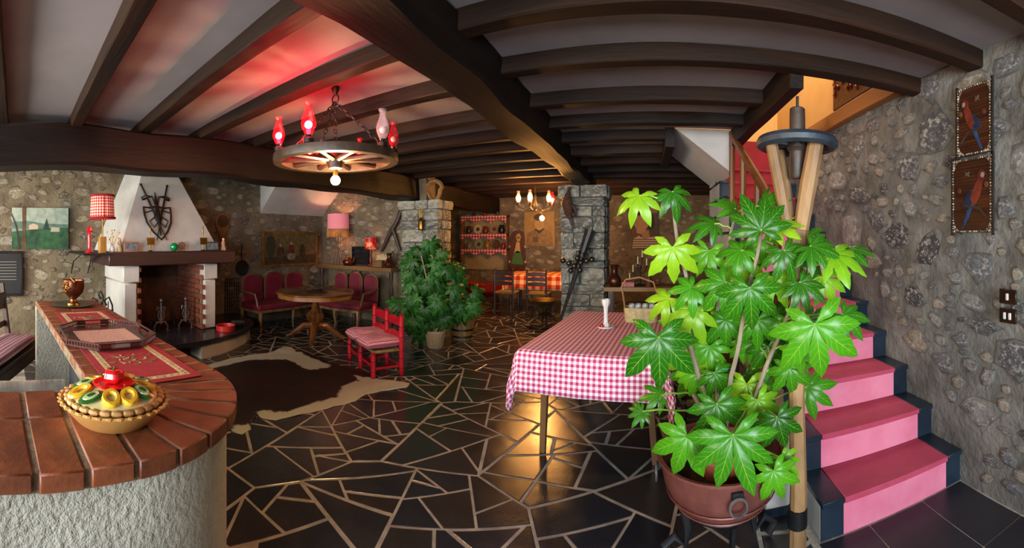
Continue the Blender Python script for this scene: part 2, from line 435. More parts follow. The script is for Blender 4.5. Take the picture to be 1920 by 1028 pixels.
struct(b.build('trim_2', m_white, smooth=0))
# ================================================================ pillars
def ublock(k):
    r = random.Random(300 + k); b = B(); b.box((0, 0, 0), (1, 1, 1))
    bmesh.ops.subdivide_edges(b.bm, edges=b.bm.edges[:], cuts=1, use_grid_fill=True)
    for v in b.bm.verts:
        n0 = sum(abs(c) > .4 for c in v.co); v.co *= {1: 1.04, 2: .985, 3: .93}.get(n0, 1)
        v.co += Vector((r.uniform(-.03, .03), r.uniform(-.03, .03), r.uniform(-.05, .05)))
    bmesh.ops.recalc_face_normals(b.bm, faces=b.bm.faces)
    me = bpy.data.meshes.new('stone'); b.bm.to_mesh(me); b.bm.free(); me.shade_smooth(); me.set_sharp_from_angle(angle=.7); me.materials.append(m_stone_p); return me
UB = [ublock(k) for k in range(6)]
def pillar(x0, x1, y0, y1, zt, label, seed):
    r = random.Random(seed); cx, cy = (x0 + x1) / 2, (y0 + y1) / 2
    t = thing('stone_pillar', label, 'pillar', (cx, cy, 0)); hx_, hy_ = (x1 - x0) / 2, (y1 - y0) / 2
    B().box((0, 0, zt / 2), (2 * hx_ - .05, 2 * hy_ - .05, zt)).build('core', m_mortar_p, t)
    def blk(c, d):
        o = bpy.data.objects.new('stone', r.choice(UB)); COL.objects.link(o); o.parent = t; o.location = c; o.scale = d
        o.rotation_euler = (r.choice((0, PI)), 0, r.choice((0, PI)) )
    z = 0
    while z < zt - .01:
        h = r.uniform(.11, .27); cap = False
        if zt - z - h < .12: h = zt - z
        if zt - z < .34 and zt - z - h < .01: cap = True
        e = .04 if cap else r.uniform(-.008, .008)
        k = r.choice((1, 2, 2, 3)); xs = [-hx_ - e] + sorted(r.uniform(-hx_ * .7, hx_ * .7) for _ in range(k - 1)) + [hx_ + e]
        xs = [xs[0]] + [x for i, x in enumerate(xs[1:-1]) if x - xs[i] > .12] + [xs[-1]]
        g = r.uniform(.008, .018)
        for a, c in zip(xs, xs[1:]): blk(((a + c) / 2, -hy_ + .06 - e, z + h / 2), (c - a - g, .14, h - g))
        ys = [-hy_ + .13, r.uniform(-.1, .15), hy_]
        for a, c in zip(ys, ys[1:]):
            for sx in (-1, 1): blk((sx * (hx_ - .06 + e), (a + c) / 2, z + h / 2), (.14, c - a - g, h - g))
        z += h
    return t
m_mortar_p = mat('pillar_mortar', '63655f', '4c4d48', 5, .95, bump=.7, bscale=20)
PIL1 = (-3.84, -3.13, 5.73, 6.15); PIL2 = (-1.33, -.62, 6.38, 7.05)
pillar(*PIL1, 2.075, 'rough stone pillar under the left girder, behind the leafy potted plant', 5)
pillar(*PIL2, 2.29, 'rough stone pillar under the main beam, behind the gingham table', 8)

# ================================================================ bar counter
m_brick = mat('terracotta_brick', '602d16', '854625', 7, .5, bump=.35, bscale=35, rnd=.16, bdist=.006)
m_brickm = mat('brick_mortar', '857258', '63543f', 20, .95, bump=.5, bscale=80)
m_rough = mat('rough_cast_plaster', 'bdb5a4', 'a59d8c', 4, .9, bump=1.0, bscale=48, bdist=.02)
m_panel = mat('grey_bar_panel', '4a4d52', '3b3e43', 3, .8)
CX, CY, RB, ZB = -1.446, .33, .52, .92; TH = .047
bar = thing('bar_counter', 'curved bar counter with terracotta brick top and rough white plaster front', 'bar counter', (CX, CY, 0))
XE, YE = -2.12, -2.0                    # arm ends, local
def arc(r, a0, a1, n): return [(r * math.cos(a0 + (a1 - a0) * i / n), r * math.sin(a0 + (a1 - a0) * i / n)) for i in range(n + 1)]
ro, ri = RB - .035, RB - .19
B().prism([(ro, YE)] + arc(ro, 0, PI / 2, 14) + [(XE, ro), (XE, ri)] + arc(ri, PI / 2, 0, 8) + [(ri, YE)], 0, ZB - TH - .004).build('plaster_base', m_rough, bar)
B().prism([(RB - .012, YE)] + arc(RB - .012, 0, PI / 2, 14) + [(XE, RB - .012), (XE, .012), (.012, .012), (.012, YE)], ZB - TH - .004, ZB - .0045).build('mortar_bed', m_brickm, bar)
B().box((XE + .05, .22, (ZB - TH) / 2), (.1, .42, ZB - TH - .004)).build('end_wall', m_rough, bar)
B().box((XE / 2 - .1, .30, .42), (-XE - .25, .02, .80)).build('back_panel', m_panel, bar)
B().box((-.24, -.75, .73), (.44, 2.4, .03)).build('inner_shelf', mat('shelf_wood', '4a3422', '5c432c', 6, .6, stretch=(1, .15, 1)), bar)
B().box((-.43, -.75, .36), (.03, 2.3, .71)).build('inner_panel', m_panel, bar)
pit, bw = .121, .105
def brickmesh(lx, ly):
    return B().box((0, 0, -TH / 2), (lx, ly, TH))
def rowbricks(lx, ly, spots, rot=0):
    o0 = None
    for (x, y) in spots:
        if o0 is None: o0 = brickmesh(lx, ly).build('brick', m_brick, bar, bevel=.004); o = o0
        else: o = o0.copy(); COL.objects.link(o)
        o.location = (x, y, ZB + rng.uniform(-.002, .001)); o.rotation_euler = (rng.uniform(-.006, .006), rng.uniform(-.006, .006), rng.uniform(-.012, .012))
rowbricks(.29, bw, [(RB - .145, -.06 - i * pit) for i in range(16)])
rowbricks(.212, bw, [(.118, -.06 - i * pit) for i in range(16)])
rowbricks(bw, .29, [(-.06 - i * pit, RB - .145) for i in range(17)])
rowbricks(bw, .212, [(-.06 - i * pit, .118) for i in range(17)])
for k in range(7):
    a0, a1 = PI / 2 * k / 7, PI / 2 * (k + 1) / 7; ga, gb = .016 / .235, .013 / .52
    p = [(.235 * math.cos(a0 + ga / 2), .235 * math.sin(a0 + ga / 2))] + arc(RB, a0 + gb / 2, a1 - gb / 2, 3) + [(.235 * math.cos(a1 - ga / 2), .235 * math.sin(a1 - ga / 2))]
    B().prism(p, ZB - TH, ZB + rng.uniform(-.002, .001)).build('brick', m_brick, bar, bevel=.004)
for k in range(3):
    a0, a1 = PI / 2 * k / 3 + .02, PI / 2 * (k + 1) / 3 - .02
    B().prism(arc(.06, a0, a1, 1) + arc(.222, a0, a1, 3)[::-1], ZB - TH, ZB).build('brick', m_brick, bar, bevel=.004)

# ================================================================ fireplace
m_soot_shade = mat('sooty_firebrick_niche_shade', '33241b', '5a3a26', 5, .95, bump=.5, bscale=18)  # soot of the firebox back, also the painted shade of the hearth niche
m_fbrick = mat('red_firebrick', '8a4a34', '6d3a2a', 8, .85, bump=.3, bscale=30, rnd=.15)
m_mantel = mat('dark_mantel_oak', '2a1614', '3d2220', 4, .5, bump=.3, bscale=18, stretch=(1, .15, 1))
m_hearth = mat('polished_hearth_slate', '1b1e26', '272a33', 3, .22, bump=.05)
FY = 2.22
fp = thing('fireplace', 'white plaster fireplace with tapering hood, dark wood mantel and slate hearth', 'fireplace', (XL, FY, 0))
b = B(); R = []
for z, x, w in ((1.29, .85, .71), (1.9, .62, .455), (2.525, .385, .195)):
    R.append([b.bm.verts.new(p) for p in ((.002, -w - .12, z), (x, -w, z), (x, w, z), (.002, w + .12, z))])
b.rings(R).build('hood', m_white, fp, smooth=20)
B().box((.5, 0, 1.205), (1.0, 1.78, .17)).build('mantel', m_mantel, fp, bevel=.012)
for s in (-1, 1):
    w0, w1 = (.475, .665)
    j = B().box((.43, s * .57, .565), (.86, .175, .66)); j.build('jamb', m_white, fp, bevel=.015)
    B().box((.44, s * .565, 1.01), (.89, .215, .215)).build('corbel', m_white, fp, bevel=.012)
pts = [(1.42, -.75), (1.42, .15), (1.36, .45), (1.25, .75), (1.1, 1.02), (.9, 1.27), (.6, 1.45), (0.003, 1.52)]
full = [(x, y) for x, y in pts] + [(0.003, -1.52), (.6, -1.42), (.9, -1.27), (1.2, -1.05)]
B().prism(full, .17, .23).build('hearth_slab', m_hearth, fp, bevel=.006)
B().prism([(x - .04 if x > .1 else x, y - (.04 if y > .5 else 0)) for x, y in pts if y > .1] + [(0.003, .15)], 0, .17).build('hearth_base', m_white, fp)
B().prism([(.95, -1.3), (1.1, -.6), (1.1, .13), (.003, .13), (.003, -1.4)], 0, .17).build('niche_shade_block', m_soot_shade, fp)  # solid block, the shade of the open niche is put into its colour
B().box((.06, 0, .68), (.10, .96, .90)).build('firebox_back', m_soot_shade, fp)
# brick lining of the firebox: single bricks on both cheeks
o0 = None
for s in (1, -1):
    for r_ in range(13):
        for c_ in range(4 if s > 0 else 2):
            x = .72 - c_ * .222 - (.11 if r_ % 2 else 0) + .05
            if o0 is None: o0 = B().box((0, 0, 0), (.21, .045, .06)).build('brick', m_fbrick, fp, bevel=.003); o = o0
            else: o = o0.copy(); COL.objects.link(o)
            o.location = (x, s * .455, .265 + r_ * .0665)
for s in (1, -1):
    o = B().box((.46, s * .475, .67), (.70, .03, .88)).build('cheek', m_brickm, fp)

# ================================================================ staircase
m_pink = mat('rose_stair_paint', 'c4607a', 'd27b92', 2.5, .75, bump=.1, bscale=40)
m_pink_shaded = mat('shaded_rose_tread', '9c2f48', 'ad3f58', 3, .8, bump=.12, bscale=50)  # riser rose darkened: the weaker light on the treads is put into the colour
m_deep = mat('deep_red_upper_steps', '8d1220', '7a0f1c', 3, .85)
m_tile = mat('blue_black_tile', '16202b', '1f2c38', 3, .28, bump=.1, bscale=12, rnd=.12)
SX0, SX1, PX0, PX1, RI, RU, Y1 = .815, XR - .005, .936, 1.604, .19, .27, 1.80
st = thing('staircase', 'rose painted staircase with blue black tile edges climbing beside the stone wall', 'staircase', (1.27, Y1, 0))
for k in range(12):
    y = k * RU; z = k * RI; last = k == 11
    yend = 5.2 - Y1
    s = B().box(((SX0 + SX1) / 2 - 1.27, (y + .012 + yend) / 2, z + RI / 2 - .014), (SX1 - SX0, yend - y - .012, RI - .03)).build('step', m_white, st)
    tl = (yend - y if last else RU) + .02
    mt_, mr_ = (m_deep, m_deep) if k >= 8 else (m_pink_shaded, m_pink)  # upper steps are coloured a deeper red than the lower ones
    for x0, x1, m1, m2, n1, n2 in ((SX0, PX0, m_tile, m_tile, 'tread_tile', 'riser_tile'), (PX0, PX1, mt_, mr_, 'tread', 'riser'), (PX1, SX1, m_tile, m_tile, 'tread_tile', 'riser_tile')):
        w = x1 - x0 - .002; cx = (x0 + x1) / 2 - 1.27
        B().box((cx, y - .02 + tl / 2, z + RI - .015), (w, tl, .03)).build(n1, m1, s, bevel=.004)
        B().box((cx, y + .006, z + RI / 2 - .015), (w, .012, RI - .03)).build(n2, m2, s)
pl_ = B().box((.71 - 1.27, 2.26 - Y1, .19), (.2, .42, .30)).build('side_plinth', m_white, st, bevel=.008)
B().box((.71 - 1.27, 2.26 - Y1, .02), (.21, .43, .04)).build('base_tile', m_tile, pl_)
# deep red upper wall of the landing
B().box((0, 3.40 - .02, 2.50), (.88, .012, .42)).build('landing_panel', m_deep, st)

# handrail of rustic poles on the open side of the stair
m_pole = mat('varnished_pole', '5a3416', '7a4a22', 6, .4, bump=.2, stretch=(1, 1, .2))
hr = thing('stair_handrail', 'dark varnished log handrail with posts on the open side of the stairs', 'handrail', (.845, 2.9, .95))
def hp(y, z): return (0, y - 2.9, z - .95)
zs = lambda y: RI * (1 + math.floor((y - Y1 + .02) / RU))
B().tube([hp(2.45, 1.52), hp(2.9, 1.83), hp(3.4, 2.13), hp(4.02, 2.5)], [.03, .036, .034, .03], 8).build('rail', m_pole, hr)
for y, ztop in ((2.55, 1.59), (3.02, 1.9), (3.5, 2.19), (3.96, 2.47)):
    B().tube([hp(y, zs(y)), hp(y + .012, (zs(y) + ztop) / 2), hp(y, ztop)], [.034, .028, .031], 8).build('post', m_pole, hr)
B().tube([hp(2.9, 1.5), hp(3.1, 1.75), hp(3.4, 1.72), hp(3.6, 1.95)], [.02, .018, .016, .014], 6).build('crooked_branch', m_pole, hr)

# ================================================================ log post with wheel on top
m_log = mat('barked_pale_log', 'a07c52', '6d4f30', 7, .6, bump=.3, bscale=20, stretch=(1, 1, .25))
m_iron = mat('black_iron', '1a1b1d', '2a2b2d', 8, .5, metal=.6, bump=.2)
m_wheel = mat('blue_black_painted_wood', '1c232b', '2d3640', 7, .5, bump=.3, bscale=30)
px_, py_ = ray(1495, 500)[0] * 1.925, ray(1495, 500)[1] * 1.925
post = thing('wheel_topped_post', 'pale log post whose four branches carry a small dark cartwheel beside the stairs', 'post', (px_, py_, 0))
zf = lambda yy, d=1.925: HC + (YH - yy) / F * d
B().tube([(0, 0, 0), (.006, .0, .3), (-.004, 0, .7), (.006, 0, 1.1), (.0, 0, zf(415))], [.042, .04, .038, .04, .05], 10).build('trunk', m_log, post)
zw = zf(270)
for (ax, ay), (bx, by_), r_ in (((.05, -.10), (.005, -.035), .04), ((-.135, -.03), (-.05, -.01), .03), ((-.045, .11), (-.01, .02), .021), ((.115, .06), (.035, .015), .021)):
    B().tube([(bx, by_, zf(430)), (ax * .5 + bx * .5, ay * .5 + by_ * .5, zf(350)), (ax, ay, zw - .015)], [r_ * .9, r_, r_ * .92], 9).build('branch', m_log, post)
wh = B().tor((0, 0, zw), .165, .028, 32, 8).build('wheel_rim', m_wheel, post); wh.scale = (1, 1, 1.0)
b = B()
for k in range(8):
    a = 2 * PI * k / 8; b = B().cyl((.04 * math.cos(a), .04 * math.sin(a), zw), (.15 * math.cos(a), .15 * math.sin(a), zw), .012, n=6); b.build('spoke', m_wheel, post)
B().lathe([(.03, zf(335)), (.036, zf(330)), (.038, zf(285)), (.052, zw - .02), (.052, zw + .02), (.038, zw + .03), (.036, zf(205)), (.03, zf(203))], n=14).build('hub', mat('weathered_hub', '2b201a', '3e2f26', 8, .5, bump=.3), post)
B().cyl((0, 0, zf(204)), (0, 0, zf(181)), .007, n=6).build('axle_pin', m_iron, post)
B().lathe([(.043, zf(985)), (.047, zf(985)), (.047, zf(952)), (.043, zf(952))], n=14).build('strap', m_iron, post)
# ================================================================ gingham table and its things
m_tablewood = mat('brown_table_wood', '5a3b22', '7a5632', 6, .5, bump=.2, stretch=(1, 1, .15))
m_ging = gingham('rose_gingham', .034, 'a8385c', 'd58fa6', 'efe3ea')
def cloth(name, W, L, H, over, mt, parent=None, seed=0, cells=(44, 60), flare=.05, tip=1.0):
    """draped rectangular cloth: flat top W x L at height H, sides hanging by over"""
    nx, ny = cells; V = []; UV = []; Fc = []
    tw, tl = W / 2 + over, L / 2 + over
    for j in range(ny + 1):
        for i in range(nx + 1):
            u = -tw + 2 * tw * i / nx; v = -tl + 2 * tl * j / ny
            du = max(0, abs(u) - W / 2); dv = max(0, abs(v) - L / 2); su = 1 if u > 0 else -1; sv = 1 if v > 0 else -1
            x = max(-W / 2, min(W / 2, u)); y = max(-L / 2, min(L / 2, v)); h = math.hypot(du, dv) * (1 if not (du and dv) else tip)
            if h > 0:
                a = math.atan2(dv, du); k = min(1, h / over)
                wob = noise.noise(Vector((u * 5 + seed, v * 5, seed))) * .02 * k
                fold = .035 * k * math.sin(a * 2) * math.sin(a * 8)
                f = flare * k ** .7 + wob + fold
                x += su * f * math.cos(a); y += sv * f * math.sin(a)
            V.append((x, y, H - h * .985)); UV.append((u + 5, v + 5))
    for j in range(ny):
        for i in range(nx): a = j * (nx + 1) + i; Fc.append((a, a + 1, a + nx + 2, a + nx + 1))
    o = pyd(name, V, Fc, mt, parent, 60, UV)
    s = o.modifiers.new('thickness', 'SOLIDIFY'); s.thickness = .003; s.offset = 1
    return o
trz = -math.radians(5); TW, TL = .93, 1.5
ux, uy = math.cos(trz), math.sin(trz); nl = G(967, 657, .75)
tc = (nl[0] + ux * TW / 2 - uy * TL / 2, nl[1] + uy * TW / 2 + ux * TL / 2)
t = thing('dining_table', 'brown wooden table with splayed legs under the rose gingham cloth', 'table', (tc[0], tc[1], 0), trz)
B().box((0, 0, .73), (TW - .02, TL - .02, .03)).build('tabletop', m_tablewood, t, bevel=.004)
B().box((0, 0, .675), (TW - .2, TL - .25, .08)).build('apron', m_tablewood, t)
for sx in (-1, 1):
    for sy in (-1, 1):
        B().tube([(sx * .38, sy * (TL / 2 - .27), 0), (sx * .33, sy * (TL / 2 - .2), .72)], [.026, .034], 4).build('leg', m_tablewood, t, smooth=0)
c_ = cloth('tablecloth', TW, TL, .7515, .245, m_ging, seed=3, flare=.035, tip=1.12)
c_.location = (tc[0], tc[1], 0); c_.rotation_euler = (0, 0, trz)
tag(c_, 'rose and white gingham cloth draped over the long table', 'tablecloth')
# white candlestick in a dish with red candies
m_ceram = mat('white_glazed_ceramic', 'd9d6d2', 'c6c3c0', 5, .25, coat=.3)
p = G(1136, 615, .756)
t = thing('candlestick', 'tall white ceramic candlestick standing in a dish on the gingham table', 'candlestick', (p[0], p[1], .7555))
B().lathe([(.05, 0), (.062, .004), (.066, .016), (.06, .016), (.045, .008), (0, .008)], n=20).build('saucer', m_ceram, t)
B().lathe([(.03, .008), (.03, .03), (.018, .045), (.016, .12), (.019, .16), (.03, .185), (.034, .20), (.034, .225), (.027, .225), (.02, .205), (0, .205)], n=8).build('column', m_ceram, t, smooth=20)
m_redgl = mat('red_gloss', 'a01220', 'b81d28', 4, .25)
for k in range(5): B().sph((-.03 + .012 * math.cos(k * 1.3), -.028 + .012 * math.sin(k * 1.3), .022 + .006 * (k % 2)), .011, 8).build('red_candy', m_redgl, t)
# basket with glasses
m_wick = mat('pale_wicker', 'c9b98d', 'a8966a', 30, .8, bump=.8, bscale=60, bdist=.01)
m_glass = glass('clear_glass', 'cfd8dc', .03, .22)
p = G(1203, 606, .756); BSK = p
t = thing('wicker_basket', 'pale wicker basket with a high handle on the gingham table', 'basket', (p[0], p[1] + .08, .7555), trz)
b = B(); 
def rrect(w, h, n=5, r=.04):
    out = []
    for sx, sy, a0 in ((1, 1, 0), (-1, 1, PI / 2), (-1, -1, PI), (1, -1, 3 * PI / 2)):
        for k in range(n): a = a0 + PI / 2 * k / (n - 1); out.append((sx * (w - r) + r * math.cos(a), sy * (h - r) + r * math.sin(a)))
    return out
for k in range(7):
    q = .012 + k * .017; f = 1 + .012 * k
    B().tube([(x * f, y * f, q) for x, y in rrect(.13, .085)], .0095, 6, closed=True).build('woven_band', m_wick, t)
B().prism(rrect(.125, .08), 0, .006).build('base', m_wick, t)
B().tube([(-.142, 0, .1), (-.155, 0, .2), (-.17, 0, .29), (-.135, 0, .35), (-.02, 0, .37), (.1, 0, .33), (.142, 0, .2), (.142, 0, .1)], .008, 6).build('handle', mat('brown_cane', '7d5b35', '94703f', 8, .6), t)
gi = 0
for gx in (-.085, -.03, .028, .085):
    for gy in (-.04, .04):
        o = B().lathe([(.018, .0), (.02, .004), (.006, .008), (.005, .06), (.02, .075), (.027, .10), (.024, .135), (.0225, .135), (.025, .10), (.018, .078), (0, .072)], n=10).build('wine_glass', m_glass)
        o.location = (p[0] + gx, p[1] + .08 + gy, .763); gi += 1
        tag(o, 'small stemmed glass standing inside the wicker basket', 'glass', 'glasses in the wicker basket')

# chair with gingham cushion to the right of the table
m_dkwood = mat('dark_turned_wood', '2a1710', '40251a', 6, .45, bump=.15)
m_rush = mat('rush_seat', '8c7442', '6d5a30', 18, .9, bump=.5, bscale=50)
m_ging2 = gingham('dark_red_gingham', .022, '7a1d2c', 'b06a74', 'd8c6c6')
def ladder_chair(loc, rz, label, m=m_dkwood, H=.92, seat=.44, w=.40, d=.38, slats=3, group=None):
    t = thing('ladder_back_chair', label, 'chair', loc, rz, group)
    for sx in (-1, 1):
        x = sx * (w / 2 - .02)
        B().lathe([(.014, 0), (.02, .03), (.019, seat * .45), (.023, seat * .5), (.019, seat * .55), (.021, seat), (.02, seat + .02)], (x, -d / 2 + .02, 0), 8).build('leg', m, t)
        B().lathe([(.014, 0), (.02, .03), (.02, seat), (.024, seat + .1), (.019, seat + .13), (.019, H - .06), (.012, H - .045), (.022, H - .02), (.006, H)], (x, d / 2 - .02, 0), 8).build('back_post', m, t)
        B().cyl((x, -d / 2 + .02, .16), (x, d / 2 - .02, .16), .011, n=6).build('stretcher', m, t)
    for yy, z in ((-d / 2 + .02, .2), (d / 2 - .02, .24)): B().cyl((-w / 2 + .02, yy, z), (w / 2 - .02, yy, z), .011, n=6).build('stretcher', m, t)
    B().box((0, 0, seat), (w, d, .035)).build('seat', m_rush, t, bevel=.012)
    for k in range(slats):
        z = seat + .13 + (H - .06 - seat - .13) * (k + .5) / slats; hh = .028
        xs = [-(w / 2 - .03) + (w - .06) * i / 8 for i in range(9)]
        B().prism([(x, z - hh) for x in xs] + [(x, z + hh + .018 * math.cos(x / w * PI)) for x in xs[::-1]], -.007, .007, M=Matrix(((1, 0, 0), (0, 0, -1), (0, 1, 0))), o=(0, d / 2 - .02, 0)).build('slat', m, t)
    return t
def cushion(name, w, d, h, mt, loc, rz, label, cat='cushion', seed=1, group=None, tilt=(0, 0)):
    n = 16; V = []; UV = []; Fc = []
    for side in (1, -1):
        for j in range(n + 1):
            for i in range(n + 1):
                u, v = i / n * 2 - 1, j / n * 2 - 1; e = (1 - abs(u) ** 4) * (1 - abs(v) ** 4)
                q = 1 - .08 * (abs(u * v)) ** 2 + noise.noise(Vector((u * 1.5 + seed, v * 1.5, 3))) * .07
                z = h / 2 + side * h / 2 * max(0, e) ** .5 + noise.noise(Vector((u * 2.2 + seed, v * 2.2, side))) * h * .16 * e
                V.append((u * w / 2 * q, v * d / 2 * q, max(.001, z))); UV.append((u * w / 2 + 3, v * d / 2 + 3))
    N = (n + 1) ** 2
    for s in (0, 1):
        for j in range(n):
            for i in range(n):
                a = s * N + j * (n + 1) + i; f = (a, a + 1, a + n + 2, a + n + 1); Fc.append(f if s == 0 else f[::-1])
    o = pyd(name, V, Fc, mt, None, 60, UV); o.location = loc; o.rotation_euler = (tilt[0], tilt[1], rz)
    return tag(o, label, cat, group)
CH = (.39, 2.74)
ladder_chair((CH[0], CH[1], 0), -PI / 2 + .1, 'dark wooden ladder back chair half hidden behind the big leafy plant', H=1.0)
cushion('seat_cushion', .4, .38, .06, m_ging2, (CH[0], CH[1], .459), -PI / 2 + .1, 'dark red gingham cushion on the chair behind the big leafy plant')

# ================================================================ little red settee
m_red = mat('glossy_red_paint', 'a30d1d', 'b5172a', 5, .3, bump=.06, coat=.3)
m_ging3 = gingham('fine_red_gingham', .016, '8f2038', 'c06f80', 'e0c9cf')
fl, fr, br = G(656, 673), G(700, 711), G(754, 704)
ax = Vector((fr[0] - fl[0], fr[1] - fl[1], 0)); LS = ax.length; ax.normalize(); rz = math.atan2(ax.y, ax.x)
bkv = Vector((-ax.y, ax.x, 0)); DS = (Vector((br[0] - fr[0], br[1] - fr[1], 0))).dot(bkv)
DS = max(.3, DS)
mid = Vector((fl[0] + fr[0], fl[1] + fr[1], 0)) / 2 + bkv * DS / 2
t = thing('red_settee', 'small glossy red two-seat settee with turned posts standing by the cowhide', 'settee', mid, rz)
HS = .65
def turned(h, r0):
    P = [(r0 * .8, 0), (r0, .015)]; z = .06
    while z < h - .06:
        P += [(r0, z), (r0 * .78, z + .008), (r0 * 1.08, z + .02), (r0, z + .035)]; z += .11
    return P + [(r0, h - .03), (r0 * .7, h - .02), (r0 * 1.1, h - .008), (r0 * .4, h)]
for x in (-LS / 2, 0, LS / 2):
    B().lathe(turned(.27, .028), (x, -DS / 2, 0), 10).build('leg', m_red, t)
    B().lathe(turned(HS, .027), (x, DS / 2, 0), 10).build('back_post', m_red, t)
    B().cyl((x, -DS / 2, .1), (x, DS / 2, .1), .013, n=8).build('stretcher', m_red, t)
for x in (-LS / 4, LS / 4):
    hw = LS / 4 - .02
    B().cyl((x - hw, -DS / 2, .12), (x + hw, -DS / 2, .12), .014, n=8).build('stretcher', m_red, t)
    B().cyl((x - hw, DS / 2, .09), (x + hw, DS / 2, .09), .013, n=8).build('stretcher', m_red, t)
    for z, h in ((.55, .05), (.40, .035)):
        xs = [x - hw + 2 * hw * i / 8 for i in range(9)]
        B().prism([(q, z - h * .7) for q in xs] + [(q, z + h * .6 + .03 * math.cos((q - x) / hw * PI / 2)) for q in xs[::-1]], -.009, .009, M=Matrix(((1, 0, 0), (0, 0, -1), (0, 1, 0))), o=(0, DS / 2, 0)).build('slat', m_red, t)
    B().box((x, 0, .262), (LS / 2 - .03, DS - .01, .03)).build('rush_seat', m_rush, t, bevel=.01)
for i, s in enumerate((-1, 1)):
    q = mid + ax * (s * LS * .24)
    cushion('seat_cushion', LS * .50, DS + .14, .12, m_ging3, (q.x - bkv.x * .02, q.y - bkv.y * .02, .279), rz + s * .05, ('rumpled fine gingham cushion on the far seat of the red settee', 'rumpled fine gingham cushion on the near seat of the red settee')[i], seed=4 + i * 3)

# ================================================================ corner sofas
m_velv = mat('crimson_velvet', '5c0a20', '72102c', 4, .7, bump=.1, bscale=60)
m_gilt = mat('worn_walnut_frame', '5c3b20', '84603a', 9, .45, bump=.15)
def sofa(loc, rz, L, label):
    t = thing('sofa', label, 'sofa', loc, rz); D, SH, BH = .58, .38, .86      # local: x along, back at +y
    n = 24
    def wav(u): return .018 * math.cos(u * 6 * PI)
    xs = [-L / 2 + L * i / n for i in range(n + 1)]
    front = [(x, -D / 2 + .02 * math.cos((x / L + .5) * 2 * PI)) for x in xs]
    B().prism(front + [(L / 2, D / 2 - .06), (-L / 2, D / 2 - .06)], SH - .05, SH + .04).build('seat_cushion', m_velv, t, bevel=.03, seg=3)
    B().prism([(x, y - .012) for x, y in front] + [(L / 2 + .01, D / 2 - .03), (-L / 2 - .01, D / 2 - .03)], SH - .085, SH - .045).build('seat_rail', m_gilt, t)
    for sx in (-1, 1):
        for y in (-D / 2 + .03, D / 2 - .05):
            B().tube([(sx * (L / 2 - .04), y, SH - .07), (sx * (L / 2 - .025), y - .015, SH - .17), (sx * (L / 2 - .05), y, .1), (sx * (L / 2 - .035), y - .012, .0)], [.03, .03, .018, .016], 8).build('leg', m_gilt, t)
    B().tube([(0, -D / 2 + .0, SH - .07), (0, -D / 2 - .0, SH - .17), (0, -D / 2 + .02, .1), (0, -D / 2, .0)], [.028, .028, .017, .015], 8).build('leg', m_gilt, t)
    w = L / 3
    for k in range(3):
        cx = -L / 2 + w * (k + .5); hw = w / 2 - .02; hump = .03 if k != 1 else .05
        prof = []
        for i in range(13):
            a = PI * i / 12; prof.append((cx - hw * math.cos(a) * (.93 + .07 * math.sin(a)), BH - .16 + (.12 + hump) * math.sin(a) ** .75))
        outl = [(cx - hw * .9, SH + .03)] + prof + [(cx + hw * .9, SH + .03)]
        M = Matrix(((1, 0, 0), (0, 0, -1), (0, 1, 0)))
        B().prism(outl, -.035, .035, M=M, o=(0, D / 2 - .045, 0)).build('back_cushion', m_velv, t, bevel=.025, seg=3)
        B().tube([(x, D / 2 - .05, z) for x, z in outl], .014, 6, closed=True).build('back_frame', m_gilt, t)
    for sx in (-1, 1):
        B().tube([(sx * (L / 2 - .01), D / 2 - .05, .62), (sx * (L / 2 + .01), .05, .60), (sx * (L / 2), -D / 2 + .12, .58), (sx * (L / 2 - .01), -D / 2 + .1, .5), (sx * (L / 2 - .01), -D / 2 + .06, SH)], [.016, .018, .02, .018, .018], 7).build('armrest', m_gilt, t)
    return t
sofa((XL + .36, 4.47, 0), PI / 2, 1.38, 'crimson velvet sofa along the fireplace wall, under the gilt framed painting')
sofa((-4.57, YP - .62, 0), 0, 1.0, 'crimson velvet sofa in front of the long wooden plank shelf')

# ================================================================ round pedestal table
m_inlay = mat('polished_walnut', '4a2a12', '6e4420', 4, .22, bump=.05, coat=.4)
RTC = (-4.27, 4.16)
t = thing('round_table', 'round carved walnut pedestal table in front of the corner sofas', 'table', (RTC[0], RTC[1], 0), .3)
P = []
for k in range(48): a = 2 * PI * k / 48; r = .57 + .012 * math.cos(8 * a); P.append((r * math.cos(a), r * math.sin(a)))
B().prism(P, .675, .70).build('tabletop', m_inlay, t, bevel=.006)
B().prism([(x * .94, y * .94) for x, y in P], .615, .675).build('apron', mat('carved_walnut_edge', '6b4420', '8a5c2c', 14, .4, bump=.5, bscale=30), t)
B().lathe([(.05, .12), (.075, .15), (.06, .2), (.075, .24), (.105, .31), (.11, .36), (.07, .42), (.05, .45), (.065, .47), (.045, .5), (.05, .56), (.08, .6), (.1, .616)], n=20).build('pedestal', m_inlay, t)
for k in range(10):
    a = 2 * PI * k / 10
    B().tube([(.1 * math.cos(a), .1 * math.sin(a), .27), (.116 * math.cos(a), .116 * math.sin(a), .34), (.085 * math.cos(a), .085 * math.sin(a), .41)], [.008, .018, .006], 6).build('carved_leaf', m_inlay, t)
for k in range(4):
    a = PI / 2 * k + .35; c, s = math.cos(a), math.sin(a)
    B().tube([(.04 * c, .04 * s, .2), (.16 * c, .16 * s, .2), (.27 * c, .27 * s, .12), (.36 * c, .36 * s, .055), (.42 * c, .42 * s, .03)], [.045, .05, .04, .03, .03], 8).build('foot', m_inlay, t)
m_silv = mat('tarnished_silver', '8f8b83', '6f6b64', 6, .3, metal=.9)
t = thing('silver_dish', 'round silver dish in the middle of the walnut pedestal table', 'dish', (RTC[0] + .02, RTC[1] + .02, .70))
